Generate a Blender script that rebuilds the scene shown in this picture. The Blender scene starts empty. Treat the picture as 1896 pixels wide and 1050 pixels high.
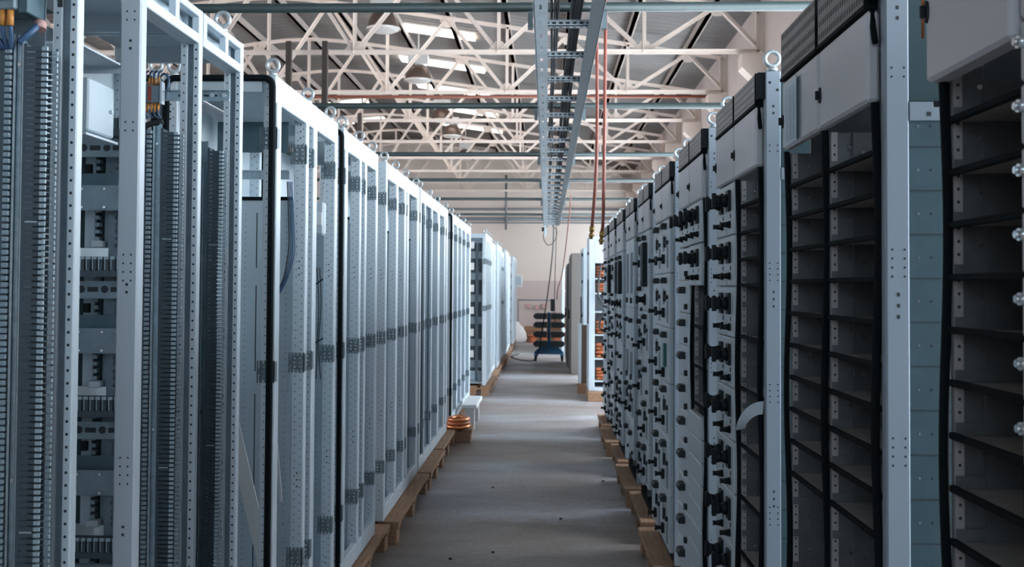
import bpy, math, random
from mathutils import Vector, Matrix
random.seed(7)
C = bpy.context.scene.collection
PI = math.pi

# ------------------------------------------------------------------ materials
MATS = {}
def new_mat(name):
    m = bpy.data.materials.new(name); m.use_nodes = True
    nt = m.node_tree
    b = nt.nodes['Principled BSDF']
    MATS[name] = m
    return m, nt, b

def plain(name, col, rough=.5, metal=0.0, noise=0.0, nscale=30.0, bump=0.0, spec=None):
    m, nt, b = new_mat(name)
    b.inputs['Roughness'].default_value = rough
    b.inputs['Metallic'].default_value = metal
    if spec is not None: b.inputs['Specular IOR Level'].default_value = spec
    b.inputs['Base Color'].default_value = (*col, 1)
    if noise > 0:
        tc = nt.nodes.new('ShaderNodeTexCoord')
        n = nt.nodes.new('ShaderNodeTexNoise'); n.inputs['Scale'].default_value = nscale; n.inputs['Detail'].default_value = 4
        r = nt.nodes.new('ShaderNodeValToRGB')
        r.color_ramp.elements[0].position = .3; r.color_ramp.elements[1].position = .7
        r.color_ramp.elements[0].color = (*[c*(1-noise) for c in col], 1)
        r.color_ramp.elements[1].color = (*[min(1, c*(1+noise)) for c in col], 1)
        nt.links.new(tc.outputs['Object'], n.inputs['Vector'])
        nt.links.new(n.outputs['Fac'], r.inputs['Fac'])
        nt.links.new(r.outputs['Color'], b.inputs['Base Color'])
        if bump > 0:
            bp = nt.nodes.new('ShaderNodeBump'); bp.inputs['Strength'].default_value = bump; bp.inputs['Distance'].default_value = .01
            nt.links.new(n.outputs['Fac'], bp.inputs['Height']); nt.links.new(bp.outputs['Normal'], b.inputs['Normal'])
    return m

def emis(name, col, strength):
    m, nt, b = new_mat(name)
    b.inputs['Base Color'].default_value = (*col, 1)
    b.inputs['Emission Color'].default_value = (*col, 1)
    b.inputs['Emission Strength'].default_value = strength
    b.inputs['Roughness'].default_value = .6
    return m

plain('white_paint', (.58, .66, .72), .38)
plain('cover_paint', (.46, .52, .575), .42)
plain('sheet_paint', (.46, .54, .59), .45)
plain('door_paint', (.56, .56, .59), .55, noise=.03, nscale=300)
plain('drawer_paint', (.47, .52, .56), .45)
plain('post_paint', (.275, .325, .38), .40)
plain('galvanised', (.40, .50, .56), .34, .8, noise=.15, nscale=60)
plain('bright_steel', (.75, .80, .84), .22, .9)
plain('dull_steel', (.21, .27, .31), .5, .4, noise=.12, nscale=25)
plain('teal_panel', (.075, .125, .15), .45, .35, noise=.10, nscale=14)
plain('inner_plate', (.15, .165, .175), .42, .2, noise=.15, nscale=20)
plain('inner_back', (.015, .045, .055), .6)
plain('shelf_metal', (.42, .39, .37), .4, .15, noise=.25, nscale=18)
plain('strip_metal', (.46, .43, .43), .45, .2)
plain('hole_dark', (.02, .028, .034), .7)
plain('hole_soft', (.09, .12, .14), .7)
plain('rubber', (.005, .008, .010), .8, spec=.12)
plain('black_plastic', (.007, .012, .015), .5, spec=.25)
plain('cup_plastic', (.018, .026, .031), .5, spec=.3)
plain('hood_metal', (.13, .125, .125), .5, .4, noise=.1)
plain('hood_light', (.17, .18, .185), .45, .4)
plain('duct_grey', (.055, .080, .10), .5)
plain('duct_glint', (.38, .48, .54), .4)  # lighter duct grey, the reflections on the tips put into the colour
plain('duct_nub', (.26, .34, .39), .45)
plain('seam_dark', (.03, .04, .045), .7)
plain('strip_grey', (.21, .245, .265), .5)
plain('green_plastic', (.0, .10, .085), .5)
plain('copper', (.75, .28, .12), .3, .9)
plain('orange_wire', (.62, .26, .06), .5)
plain('red_plastic', (.30, .05, .03), .5)
plain('blue_wire', (.045, .10, .20), .45)
plain('black_wire', (.012, .015, .018), .5)
plain('red_hose', (.27, .06, .038), .5)
plain('brass', (.5, .33, .12), .35, .9)
plain('red_pipe', (.24, .075, .045), .55)
plain('green_pipe', (.022, .040, .042), .5, noise=.1)
plain('cream_steel', (.76, .65, .58), .6, noise=.08, nscale=3)
plain('purlin_steel', (.46, .39, .35), .6, noise=.1, nscale=3)
plain('corbel_plaster', (.72, .60, .53), .8)
plain('tray_zinc', (.46, .52, .56), .4, .15, noise=.12, nscale=12)
plain('tray_dark', (.17, .21, .23), .4, .6)
plain('lamp_copper', (.17, .12, .10), .35, .5)
plain('lamp_rim', (.75, .72, .68), .3, .3)
plain('lamp_box', (.62, .60, .58), .5)
plain('blue_paint', (.015, .12, .25), .45)
plain('bin_plastic', (.040, .046, .048), .6)
plain('brown_board', (.10, .065, .045), .6)
plain('brown_cabinet', (.15, .13, .118), .6, noise=.05, nscale=5)
plain('paper', (.50, .62, .68), .7)
plain('paper_white', (.60, .68, .74), .7)
plain('ink', (.36, .45, .51), .8)
plain('bag_white', (.75, .72, .72), .6)
plain('reel_orange', (.60, .17, .07), .5)
plain('bench_white', (.66, .68, .69), .55)
plain('window_frame', (.6, .6, .6), .5)
plain('conduit', (.20, .22, .24), .5, .3)
plain('cardboard', (.40, .22, .11), .75)
plain('meter_pink', (.55, .33, .30), .6)
emis('daylight_pane', (.82, .92, 1.0), 15.0)
emis('left_fill_pane', (.96, .96, 1.0), 9.0)
emis('fill_pane', (.66, .85, 1.0), 4.2)
emis('roof_light', (1.0, .95, .86), 4.5)

def wood_mat():
    m, nt, b = new_mat('pallet_wood')
    tc = nt.nodes.new('ShaderNodeTexCoord'); mp = nt.nodes.new('ShaderNodeMapping')
    mp.inputs['Scale'].default_value = (30, 2.5, 30)
    n = nt.nodes.new('ShaderNodeTexNoise'); n.inputs['Scale'].default_value = 2.2; n.inputs['Detail'].default_value = 6
    r = nt.nodes.new('ShaderNodeValToRGB')
    r.color_ramp.elements[0].position = .25; r.color_ramp.elements[1].position = .75
    r.color_ramp.elements[0].color = (.20, .105, .058, 1); r.color_ramp.elements[1].color = (.37, .22, .135, 1)
    nt.links.new(tc.outputs['Object'], mp.inputs['Vector']); nt.links.new(mp.outputs['Vector'], n.inputs['Vector'])
    nt.links.new(n.outputs['Fac'], r.inputs['Fac']); nt.links.new(r.outputs['Color'], b.inputs['Base Color'])
    b.inputs['Roughness'].default_value = .75
wood_mat()

def floor_mat():
    m, nt, b = new_mat('concrete')
    tc = nt.nodes.new('ShaderNodeTexCoord')
    mp = nt.nodes.new('ShaderNodeMapping'); mp.inputs['Scale'].default_value = (.45, 1.15, 1)
    n1 = nt.nodes.new('ShaderNodeTexNoise'); n1.inputs['Scale'].default_value = .8; n1.inputs['Detail'].default_value = 7; n1.inputs['Roughness'].default_value = .62
    n2 = nt.nodes.new('ShaderNodeTexNoise'); n2.inputs['Scale'].default_value = 28; n2.inputs['Detail'].default_value = 5
    mx = nt.nodes.new('ShaderNodeMath'); mx.operation = 'MULTIPLY_ADD'; mx.inputs[1].default_value = .25
    r = nt.nodes.new('ShaderNodeValToRGB')
    e = r.color_ramp.elements
    e[0].position = .45; e[0].color = (.165, .125, .11, 1)
    e[1].position = .76; e[1].color = (.36, .37, .40, 1)
    k = e.new(.60); k.color = (.24, .21, .198, 1)
    nt.links.new(tc.outputs['Object'], mp.inputs['Vector']); nt.links.new(mp.outputs['Vector'], n1.inputs['Vector']); nt.links.new(tc.outputs['Object'], n2.inputs['Vector'])
    nt.links.new(n2.outputs['Fac'], mx.inputs[0]); nt.links.new(n1.outputs['Fac'], mx.inputs[2])
    nt.links.new(mx.outputs[0], r.inputs['Fac']); nt.links.new(r.outputs['Color'], b.inputs['Base Color'])
    b.inputs['Roughness'].default_value = .5
    bp = nt.nodes.new('ShaderNodeBump'); bp.inputs['Strength'].default_value = .15; bp.inputs['Distance'].default_value = .01
    nt.links.new(n2.outputs['Fac'], bp.inputs['Height']); nt.links.new(bp.outputs['Normal'], b.inputs['Normal'])
floor_mat()

def plaster(name, lo, hi, scale=.6):
    m, nt, b = new_mat(name)
    tc = nt.nodes.new('ShaderNodeTexCoord')
    n = nt.nodes.new('ShaderNodeTexNoise'); n.inputs['Scale'].default_value = scale; n.inputs['Detail'].default_value = 6
    r = nt.nodes.new('ShaderNodeValToRGB')
    r.color_ramp.elements[0].position = .3; r.color_ramp.elements[1].position = .7
    r.color_ramp.elements[0].color = (*lo, 1); r.color_ramp.elements[1].color = (*hi, 1)
    nt.links.new(tc.outputs['Object'], n.inputs['Vector']); nt.links.new(n.outputs['Fac'], r.inputs['Fac'])
    nt.links.new(r.outputs['Color'], b.inputs['Base Color']); b.inputs['Roughness'].default_value = .85
plaster('wall_pink', (.52, .43, .40), (.62, .53, .49))
plaster('wall_cream', (.66, .58, .52), (.72, .64, .58))
plaster('wall_mauve', (.52, .43, .41), (.58, .49, .47))

def roof_mat():
    m, nt, b = new_mat('roof_sheet')
    tc = nt.nodes.new('ShaderNodeTexCoord')
    w = nt.nodes.new('ShaderNodeTexWave'); w.wave_type = 'BANDS'; w.bands_direction = 'Y'; w.inputs['Scale'].default_value = 1.6
    n = nt.nodes.new('ShaderNodeTexNoise'); n.inputs['Scale'].default_value = .5; n.inputs['Detail'].default_value = 5
    r = nt.nodes.new('ShaderNodeValToRGB')
    r.color_ramp.elements[0].position = .3; r.color_ramp.elements[1].position = .75
    r.color_ramp.elements[0].color = (.15, .135, .13, 1); r.color_ramp.elements[1].color = (.25, .235, .23, 1)
    nt.links.new(tc.outputs['Object'], w.inputs['Vector']); nt.links.new(tc.outputs['Object'], n.inputs['Vector'])
    nt.links.new(n.outputs['Fac'], r.inputs['Fac']); nt.links.new(r.outputs['Color'], b.inputs['Base Color'])
    bp = nt.nodes.new('ShaderNodeBump'); bp.inputs['Strength'].default_value = .6; bp.inputs['Distance'].default_value = .03
    nt.links.new(w.outputs['Fac'], bp.inputs['Height']); nt.links.new(bp.outputs['Normal'], b.inputs['Normal'])
    b.inputs['Roughness'].default_value = .6
roof_mat()

# ------------------------------------------------------------------ mesh builder
class MB:
    def __init__(s): s.v = []; s.f = []; s.m = []; s.sm = []; s.mats = []
    def mi(s, mat):
        if mat not in s.mats: s.mats.append(mat)
        return s.mats.index(mat)
    def face(s, idx, mat, smooth=False):
        s.f.append(tuple(idx)); s.m.append(s.mi(mat)); s.sm.append(smooth)
    def box(s, x0, x1, y0, y1, z0, z1, mat, b=0.0):
        if x0 > x1: x0, x1 = x1, x0
        if y0 > y1: y0, y1 = y1, y0
        if z0 > z1: z0, z1 = z1, z0
        n = len(s.v)
        if b <= 0 or b*2.2 > min(x1-x0, y1-y0, z1-z0):
            s.v += [(x0,y0,z0),(x1,y0,z0),(x1,y1,z0),(x0,y1,z0),(x0,y0,z1),(x1,y0,z1),(x1,y1,z1),(x0,y1,z1)]
            for q in ((0,3,2,1),(4,5,6,7),(0,1,5,4),(1,2,6,5),(2,3,7,6),(3,0,4,7)): s.face([n+i for i in q], mat)
            return
        c = Vector(((x0+x1)/2,(y0+y1)/2,(z0+z1)/2)); h = ((x1-x0)/2,(y1-y0)/2,(z1-z0)/2)
        ix = {}
        for sx in (-1,1):
            for sy in (-1,1):
                for sz in (-1,1):
                    sg = (sx,sy,sz)
                    for a in range(3):
                        p = [sg[i]*(h[i] if i == a else h[i]-b)+c[i] for i in range(3)]
                        ix[(sg,a)] = len(s.v); s.v.append(tuple(p))
        def put(ids):
            P = [Vector(s.v[i]) for i in ids]
            nrm = (P[1]-P[0]).cross(P[2]-P[0]); ctr = sum(P, Vector())/len(P)
            if nrm.dot(ctr-c) < 0: ids = ids[::-1]
            s.face(ids, mat)
        for a in range(3):
            u, w = [i for i in range(3) if i != a]
            for sa in (-1,1):
                q = []
                for su, sw in ((-1,-1),(1,-1),(1,1),(-1,1)):
                    g = [0,0,0]; g[a] = sa; g[u] = su; g[w] = sw; q.append(ix[(tuple(g),a)])
                put(q)
            for su in (-1,1):
                for sw in (-1,1):
                    g0 = [0,0,0]; g0[a] = -1; g0[u] = su; g0[w] = sw
                    g1 = list(g0); g1[a] = 1; g0 = tuple(g0); g1 = tuple(g1)
                    put([ix[(g0,u)], ix[(g1,u)], ix[(g1,w)], ix[(g0,w)]])
        for sx in (-1,1):
            for sy in (-1,1):
                for sz in (-1,1):
                    put([ix[((sx,sy,sz),0)], ix[((sx,sy,sz),1)], ix[((sx,sy,sz),2)]])
    def disc(s, c, axis, r, mat, n=8, rot=0.0):
        a = Vector(axis).normalized(); u = a.orthogonal().normalized() if abs(a.z) > .9 else Vector((0,0,1)); w = a.cross(u)
        k = len(s.v); c = Vector(c)
        for i in range(n):
            t = 2*PI*(i+.5)/n+rot
            s.v.append(tuple(c+u*(r*math.cos(t))+w*(r*math.sin(t))))
        s.face(range(k, k+n), mat)
    def quad(s, pts, mat):
        k = len(s.v); s.v += [tuple(p) for p in pts]; s.face(range(k, k+len(pts)), mat)
    def tube(s, pts, r, mat, n=8, closed=False, smooth=True):
        pts = [Vector(p) for p in pts]; m = len(pts); k = len(s.v)
        rs = r if isinstance(r, (list, tuple)) else [r]*m
        prev = None
        for i, p in enumerate(pts):
            if closed: t = pts[(i+1) % m]-pts[i-1]
            else: t = pts[min(i+1, m-1)]-pts[max(i-1, 0)]
            t.normalize()
            if prev is None: u = t.orthogonal().normalized()
            else:
                u = prev-t*prev.dot(t)
                u = u.normalized() if u.length > 1e-6 else t.orthogonal().normalized()
            prev = u; w = t.cross(u)
            for j in range(n):
                a = 2*PI*j/n
                s.v.append(tuple(p+u*(rs[i]*math.cos(a))+w*(rs[i]*math.sin(a))))
        for i in range(m if closed else m-1):
            i2 = (i+1) % m
            for j in range(n):
                s.face((k+i*n+j, k+i*n+(j+1) % n, k+i2*n+(j+1) % n, k+i2*n+j), mat, smooth)
        if not closed:
            s.face([k+j for j in range(n)][::-1], mat); s.face([k+(m-1)*n+j for j in range(n)], mat)
    def cyl(s, p, q, r, mat, n=12, r2=None):
        s.tube([p, q], [r, r if r2 is None else r2], mat, n)
    def lathe(s, c, prof, mat, n=20):
        k = len(s.v)
        for (r, z) in prof:
            for j in range(n):
                a = 2*PI*j/n; s.v.append((c[0]+r*math.cos(a), c[1]+r*math.sin(a), c[2]+z))
        for i in range(len(prof)-1):
            for j in range(n):
                s.face((k+i*n+j, k+i*n+(j+1) % n, k+(i+1)*n+(j+1) % n, k+(i+1)*n+j), mat, True)
    def beam(s, p, q, w, t, mat, side=(0,1,0)):
        p = Vector(p); q = Vector(q); d = (q-p).normalized(); y = Vector(side); x = d.cross(y).normalized(); y = x.cross(d).normalized()
        k = len(s.v)
        for e in (p, q):
            for a, b in ((-1,-1),(1,-1),(1,1),(-1,1)): s.v.append(tuple(e+x*(a*w/2)+y*(b*t/2)))
        for f in ((0,1,2,3),(7,6,5,4),(0,4,5,1),(1,5,6,2),(2,6,7,3),(3,7,4,0)): s.face([k+i for i in f], mat)
    def prism(s, poly, axis, a0, a1, mat):
        # poly: 2-D points in the plane of the other two axes
        k = len(s.v); n = len(poly)
        for a in (a0, a1):
            for (p, q) in poly:
                s.v.append({0:(a,p,q), 1:(p,a,q), 2:(p,q,a)}[axis])
        s.face(list(range(k, k+n))[::-1], mat); s.face(range(k+n, k+2*n), mat)
        for i in range(n): s.face((k+i, k+(i+1) % n, k+n+(i+1) % n, k+n+i), mat)
    def mesh(s, name):
        me = bpy.data.meshes.new(name); me.from_pydata(s.v, [], s.f)
        for m in s.mats: me.materials.append(MATS[m])
        me.polygons.foreach_set('material_index', s.m); me.polygons.foreach_set('use_smooth', s.sm)
        me.update(); return me

CACHE = {}
def cached(key, fn):
    if key not in CACHE:
        mb = MB(); fn(mb); CACHE[key] = mb.mesh(str(key[0]) if isinstance(key, tuple) else key)
    return CACHE[key]
def thing(name, label, cat, loc=(0,0,0), group=None, rotz=0.0):
    o = bpy.data.objects.new(name, None); C.objects.link(o); o.location = loc; o.rotation_euler = (0,0,rotz)
    o.empty_display_size = .1; o['label'] = label; o['category'] = cat
    if group: o['group'] = group
    return o
def part(name, me, parent=None, loc=(0,0,0), rot=(0,0,0), label=None):
    if isinstance(me, MB): me = me.mesh(name)
    o = bpy.data.objects.new(name, me); C.objects.link(o); o.parent = parent; o.location = loc; o.rotation_euler = rot
    if label: o['label'] = label
    return o
def solo(name, mb, label, cat, loc=(0,0,0), group=None, rot=(0,0,0)):
    o = part(name, mb, None, loc, rot); o['label'] = label; o['category'] = cat
    if group: o['group'] = group
    return o
def struct(name, mb, parent=None, loc=(0,0,0)):
    o = part(name, mb, parent, loc)
    if parent is None: o['kind'] = 'structure'
    return o
ORD = ['first','second','third','fourth','fifth','sixth','seventh','eighth','ninth','tenth','eleventh','twelfth','thirteenth','fourteenth','fifteenth','sixteenth','seventeenth','eighteenth']

# ------------------------------------------------------------------ setting
WX, WL, Y0, Y1 = 2.72, -11.3, -6.0, 31.2
APEX = -4.3
def roof_z(x): return 5.97-.150*(math.sqrt((x-APEX)**2+.36)-.6)
mb = MB(); mb.box(WL-.2, WX+.3, Y0-.2, Y1+.2, -.1, 0, 'concrete'); struct('floor', mb)
mb = MB()
xs = [WL-.1+i*(WX-WL+.25)/36 for i in range(37)]
for i in range(36):
    for (ya, yb) in ((Y0-.2, Y1+.2),):
        a, b = xs[i], xs[i+1]; za, zb = roof_z(a)+.20, roof_z(b)+.20
        k = len(mb.v)
        mb.v += [(a,ya,za),(b,ya,zb),(b,yb,zb),(a,yb,za),(a,ya,za+.06),(b,ya,zb+.06),(b,yb,zb+.06),(a,yb,za+.06)]
        for q in ((0,3,2,1),(4,5,6,7),(0,1,5,4),(2,3,7,6)): mb.face([k+t for t in q], 'roof_sheet', True)
struct('ceiling', mb)
mb = MB()
mb.box(WL-.2, WX+.2, Y1, Y1+.2, 0, 1.72, 'wall_mauve'); mb.box(WL-.2, WX+.2, Y1, Y1+.2, 1.72, 6.3, 'wall_cream')
struct('wall_back', mb)
# wall to the right with a run of daylight windows behind the cabinets
WIN = [(-.1, 2.6), (3.1, 6.1), (7.1, 10.1), (11.1, 14.1), (15.4, 18.4), (19.7, 22.7), (26.6, 30.4)]
WZ0, WZ1 = .75, 3.5
mb = MB()
mb.box(WX, WX+.25, Y0, Y1, 0, WZ0, 'wall_pink'); mb.box(WX, WX+.25, Y0, Y1, WZ1, 5.2, 'wall_pink')
e = [Y0]+[t for w in WIN for t in w]+[Y1]
for i in range(0, len(e), 2): mb.box(WX, WX+.25, e[i], e[i+1], WZ0, WZ1, 'wall_pink')
mb.box(WX, WX+.25, 26.6, 30.4, WZ0, 2.35, 'wall_pink')  # last window is added, upper part only, to brighten the back wall
struct('wall_right', mb)
def window(n, axis_pts):
    y0, y1 = axis_pts; WZ0 = globals()['WZ0'] if n < len(WIN) else 2.35
    fr = MB()
    for y in (y0, (y0*2+y1)/3, (y0+y1*2)/3, y1): fr.box(WX+.06, WX+.12, max(y-.03, y0), min(y+.03, y1), WZ0, WZ1, 'window_frame')
    for z in (WZ0+.03, (WZ0+WZ1)/2, WZ1-.03): fr.box(WX+.06, WX+.12, y0, y1, z-.03, z+.03, 'window_frame')
    o = struct('window_%d' % n, fr)
    p = MB(); p.box(WX+.13, WX+.14, y0, y1, WZ0, WZ1, 'daylight_pane'); struct('pane', p, o)
for i, w in enumerate(WIN): window(i+1, w)
LFILL = [(3.0, 9.4), (10.9, 17.3), (18.8, 25.2)]  # unseen window run added to light the right wall and ceiling
LZ0, LZ1 = 2.2, 4.3
mb = MB()
mb.box(WL-.2, WL, Y0, Y1, 0, LZ0, 'wall_cream'); mb.box(WL-.2, WL, Y0, Y1, LZ1, 5.3, 'wall_cream')
e = [Y0]+[t for w in LFILL for t in w]+[Y1]
for i in range(0, len(e), 2): mb.box(WL-.2, WL, e[i], e[i+1], LZ0, LZ1, 'wall_cream')
struct('wall_left', mb)
for i, (a, b) in enumerate(LFILL):
    fr = MB()
    for k in range(7): y = a+.03+(b-a-.06)*k/6; fr.box(WL-.1, WL-.04, y-.03, y+.03, LZ0, LZ1, 'window_frame')
    for z in (LZ0+.03, (LZ0+LZ1)/2, LZ1-.03): fr.box(WL-.1, WL-.04, a, b, z-.03, z+.03, 'window_frame')
    o = struct('window_%d' % (i+len(WIN)+2), fr)
    p = MB(); p.box(WL-.13, WL-.12, a, b, LZ0, LZ1, 'left_fill_pane'); struct('pane', p, o)
# unseen wall behind the camera; its glazed strip is an added fill light
mb = MB()
mb.box(WL, -3.2, Y0-.2, Y0, 0, 6.2, 'wall_cream'); mb.box(-3.2, 2.4, Y0-.2, Y0, 4.3, 6.2, 'wall_cream')
mb.box(2.4, WX+.2, Y0-.2, Y0, 0, 6.2, 'wall_cream'); mb.box(-3.2, 2.4, Y0-.2, Y0, 0, 2.0, 'wall_cream')
struct('wall_front', mb)
fr = MB()
for x in (-3.17, -1.8, -.4, 1.0, 2.37): fr.box(x-.03, x+.03, Y0-.12, Y0-.06, 2.0, 4.3, 'window_frame')
for z in (2.03, 3.1, 4.27): fr.box(-3.2, 2.4, Y0-.12, Y0-.06, z-.03, z+.03, 'window_frame')
o = struct('window_%d' % (len(WIN)+1), fr)
p = MB(); p.box(-3.2, 2.4, Y0-.15, Y0-.14, 2.0, 4.3, 'fill_pane'); struct('pane', p, o)

# ------------------------------------------------------------------ roof trusses, purlins, skylights
ZB = 4.50
NODES = [APEX+1.84*i for i in range(-3, 4)]
TR = [12.6+2.6*i for i in range(8)]
def ang(mb, p, q, w):   # a double-angle member
    mb.beam(p, q, w, .012, 'cream_steel'); 
    P = Vector(p); Q = Vector(q); d = (Q-P).normalized(); x = d.cross(Vector((0,1,0))).normalized()
    for s in (-1, 1):
        off = x*(w/2-.005)+Vector((0, s*.02, 0))
        mb.beam(P+off, Q+off, .010, .04, 'cream_steel')
def truss_parts(root):
    def bc(m): ang(m, (WL+.16,0,ZB), (WX-.06,0,ZB), .056)
    part('bottom_chord', cached('bottom_chord', bc), root)
    def tcf(m):
        n = 28; px = [WL+.16+i*(WX-WL-.22)/n for i in range(n+1)]
        for i in range(n): ang(m, (px[i],0,roof_z(px[i])), (px[i+1],0,roof_z(px[i+1])), .055)
    part('top_chord', cached('top_chord', tcf), root)
    for i, x in enumerate(NODES):
        part('vertical_strut', cached(('vertical_strut', round(abs(x-APEX), 2)), lambda m: ang(m, (0,0,ZB), (0,0,roof_z(x)), .045)), root, (x,0,0))
        for s in (-1, 1):
            xm = .92*s
            part('diagonal_strut', cached(('diagonal_strut', round(x,2), s), lambda m: ang(m, (0,.02,ZB), (xm,.02,roof_z(x+xm)), .05)), root, (x,0,0))
            if (x+xm > WX-1.2): continue
    for s in (-1, 1):
        xe = WX-.06 if s > 0 else WL+.16
        xt = NODES[-1]+.92 if s > 0 else NODES[0]-.92
        part('end_post', cached(('end_post', s), lambda m: ang(m, (xe,0,ZB), (xe,0,roof_z(xe)), .09)), root)
        part('diagonal_strut', cached(('end_diagonal', s), lambda m: ang(m, (xe,.02,ZB+.05), (xt,.02,roof_z(xt)), .05)), root)
    for i, x in enumerate(NODES):
        def gs(m): m.prism([(-.13,-.03),(.13,-.03),(.13,.04),(.04,.14),(-.04,.14),(-.13,.04)], 1, -.008, .008, 'cream_steel')
        part('gusset_plate', cached('gusset_low', gs), root, (x,0,ZB))
        for s in (-1, 1):
            if s < 0 and i > 0: continue
            xt = x+.92*s
            if xt > WX: continue
            def gt(m): m.prism([(-.12,.04),(-.12,-.04),(-.045,-.13),(.045,-.13),(.12,-.04),(.12,.04)], 1, -.008, .008, 'cream_steel')
            part('gusset_plate', cached('gusset_high', gt), root, (xt,.02,roof_z(xt)))
for i, y in enumerate(TR):
    r = thing('roof_truss', 'cream painted steel roof truss, %s one counted from the camera' % ORD[i], 'roof truss', (0,y,0), 'roof trusses')
    truss_parts(r)
    mb = MB()
    mb.prism([(WX-.30,ZB-.05),(WX-.002,ZB-.05),(WX-.002,ZB-.42),(WX-.10,ZB-.42),(WX-.30,ZB-.22)], 1, y-.13, y+.13, 'corbel_plaster')
    solo('wall_corbel', mb, 'cream plaster corbel under the wall end of the %s roof truss' % ORD[i], 'corbel', group='corbels under the trusses')
PX = [APEX+.92*i for i in range(-7, 8)]
for i, x in enumerate(PX):
    mb = MB(); z = roof_z(x)
    mb.box(x-.03, x+.03, 8.0, Y1-.02, z+.06, z+.185, 'purlin_steel'); mb.box(x-.03, x+.05, 8.0, Y1-.02, z+.06, z+.072, 'purlin_steel')
    solo('roof_purlin', mb, 'long steel roof purlin over the trusses, %s from the wall with the corbels' % ORD[14-i], 'purlin', group='roof purlins')
def skylight(xa, xb, y, wy, label):
    mb = MB(); n = 6
    for i in range(n):
        a = xa+(xb-xa)*i/n; b = xa+(xb-xa)*(i+1)/n
        za, zb = roof_z(a)+.165, roof_z(b)+.165; k = len(mb.v)
        mb.v += [(a,y,za),(b,y,zb),(b,y+wy,zb),(a,y+wy,za),(a,y,za+.03),(b,y,zb+.03),(b,y+wy,zb+.03),(a,y+wy,za+.03)]
        for q in ((0,3,2,1),(4,5,6,7),(0,1,5,4),(2,3,7,6)): mb.face([k+t for t in q], 'roof_light')
    solo('skylight', mb, label, 'skylight', group='roof skylights')
for i, y in enumerate([13.45, 16.1, 18.7, 21.3, 23.9, 26.5]):
    skylight(-2.9, -1.25, y+.6, .42, 'bright translucent roof strip just behind the %s truss, over the lamps' % ORD[i])
for i, y in enumerate([23.9, 26.5]):
    skylight(-5.6, -4.5, y+.6, .42, 'bright translucent roof strip over the white frames behind the %s truss' % ORD[i+4])

# dark green pipes across the hall that carry the cable ladder
BARY = [4.68, 7.24, 9.9, 12.3, 14.95, 18.1]
BZ = 2.84
for i, y in enumerate(BARY):
    r = thing('support_pipe', 'dark green steel pipe across the hall, %s from the camera, above the cable ladder' % ORD[i], 'pipe', (0,y,BZ), 'pipes carrying the cable ladder')
    mb = MB(); mb.cyl((WL+.02,0,0), (WX-.02,0,0), .022, 'green_pipe', 12); part('pipe', mb, r)
plain('post_brown', (.055, .042, .036), .6)
for x, y, lab in ((-2.80,12.42,'dark brown steel column by the first truss, closer to the cable ladder'), (-3.26,12.42,'dark brown steel column by the first truss, further from the cable ladder'), (-3.34,17.62,'dark brown steel column under the third truss')):
    mb = MB(); mb.box(-.035,.035,-.035,.035,.012,ZB+.1,'post_brown',.004); mb.box(-.09,.09,-.09,.09,0,.012,'post_brown')
    solo('steel_column', mb, lab, 'column', (x,y,0), 'brown columns')['kind'] = 'thing'
mb = MB(); mb.cyl((WL+.02,16.5,4.68), (WX-.02,16.5,4.68), .028, 'red_pipe', 10)
solo('wall_mounted_pipe', mb, 'red brown pipe running across the hall between the roof trusses', 'pipe')
for z, nm, lab in ((3.32, 'wall_pipe', 'dark pipe across the back wall under the trusses'), (2.86, 'wall_pipe', 'grey twin pipe lower on the back wall behind the cable ladder end')):
    mb = MB()
    if z > 3:
        mb.cyl((WL+.05, Y1-.12, z+.62), (WX-.05, Y1-.12, z+.62), .035, 'conduit')
    else:
        mb.cyl((WL+.05, Y1-.12, z+.78), (WX-.05, Y1-.12, z+.78), .05, 'conduit'); mb.cyl((WL+.05, Y1-.12, z+.66), (WX-.05, Y1-.12, z+.66), .02, 'conduit')
    solo(nm, mb, lab, 'pipe')
mb = MB(); mb.cyl((-1.27, Y1-.22, 3.3), (-1.27, Y1-.22, 5.0), .035, 'conduit')
solo('hanging_pipe', mb, 'short vertical pipe hanging in front of the back wall', 'pipe')

# ------------------------------------------------------------------ cable ladder
LX0, LX1, LY0, LY1, LZ = -.062, .245, 2.6, 19.6, 2.735
lad = thing('cable_ladder', 'galvanised cable ladder hanging above the aisle under the green pipes', 'cable ladder', (0,0,LZ))
for x, s in ((LX0, 1), (LX1, -1)):
    mb = MB(); seg = 3.0; y = LY0
    while y < LY1:
        ye = min(y+seg, LY1)
        mb.box(x-.003, x+.003, y, ye-.006, 0, .075, 'tray_zinc'); mt = 'tray_zinc' if s > 0 else 'tray_dark'
        if s > 0:
            mb.box(x, x+.020, y, ye-.006, 0, .004, mt); mb.box(x+.036, x+.062, y, ye-.006, 0, .004, mt); q = y
            while q < ye-.1: mb.box(x+.020, x+.036, q, q+.17, 0, .004, mt); q += .25
        else: mb.box(x, x-.058, y, ye-.006, 0, .004, mt)
        mb.box(x, x+s*.022, y, ye-.006, .071, .075, 'tray_zinc')
        mb.box(x-s*.007, x-s*.003, ye-.15, ye+.14, .012, .063, 'tray_zinc')
        q = y+.2
        while q < ye-.1:
            mb.box(x+s*.003, x+s*.0045, q, q+.05, .03, .045, 'hole_dark'); mb.box(x-s*.003, x-s*.0045, q, q+.05, .03, .045, 'bright_steel'); q += .25
        y = ye
    part('side_rail', mb, lad)
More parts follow.
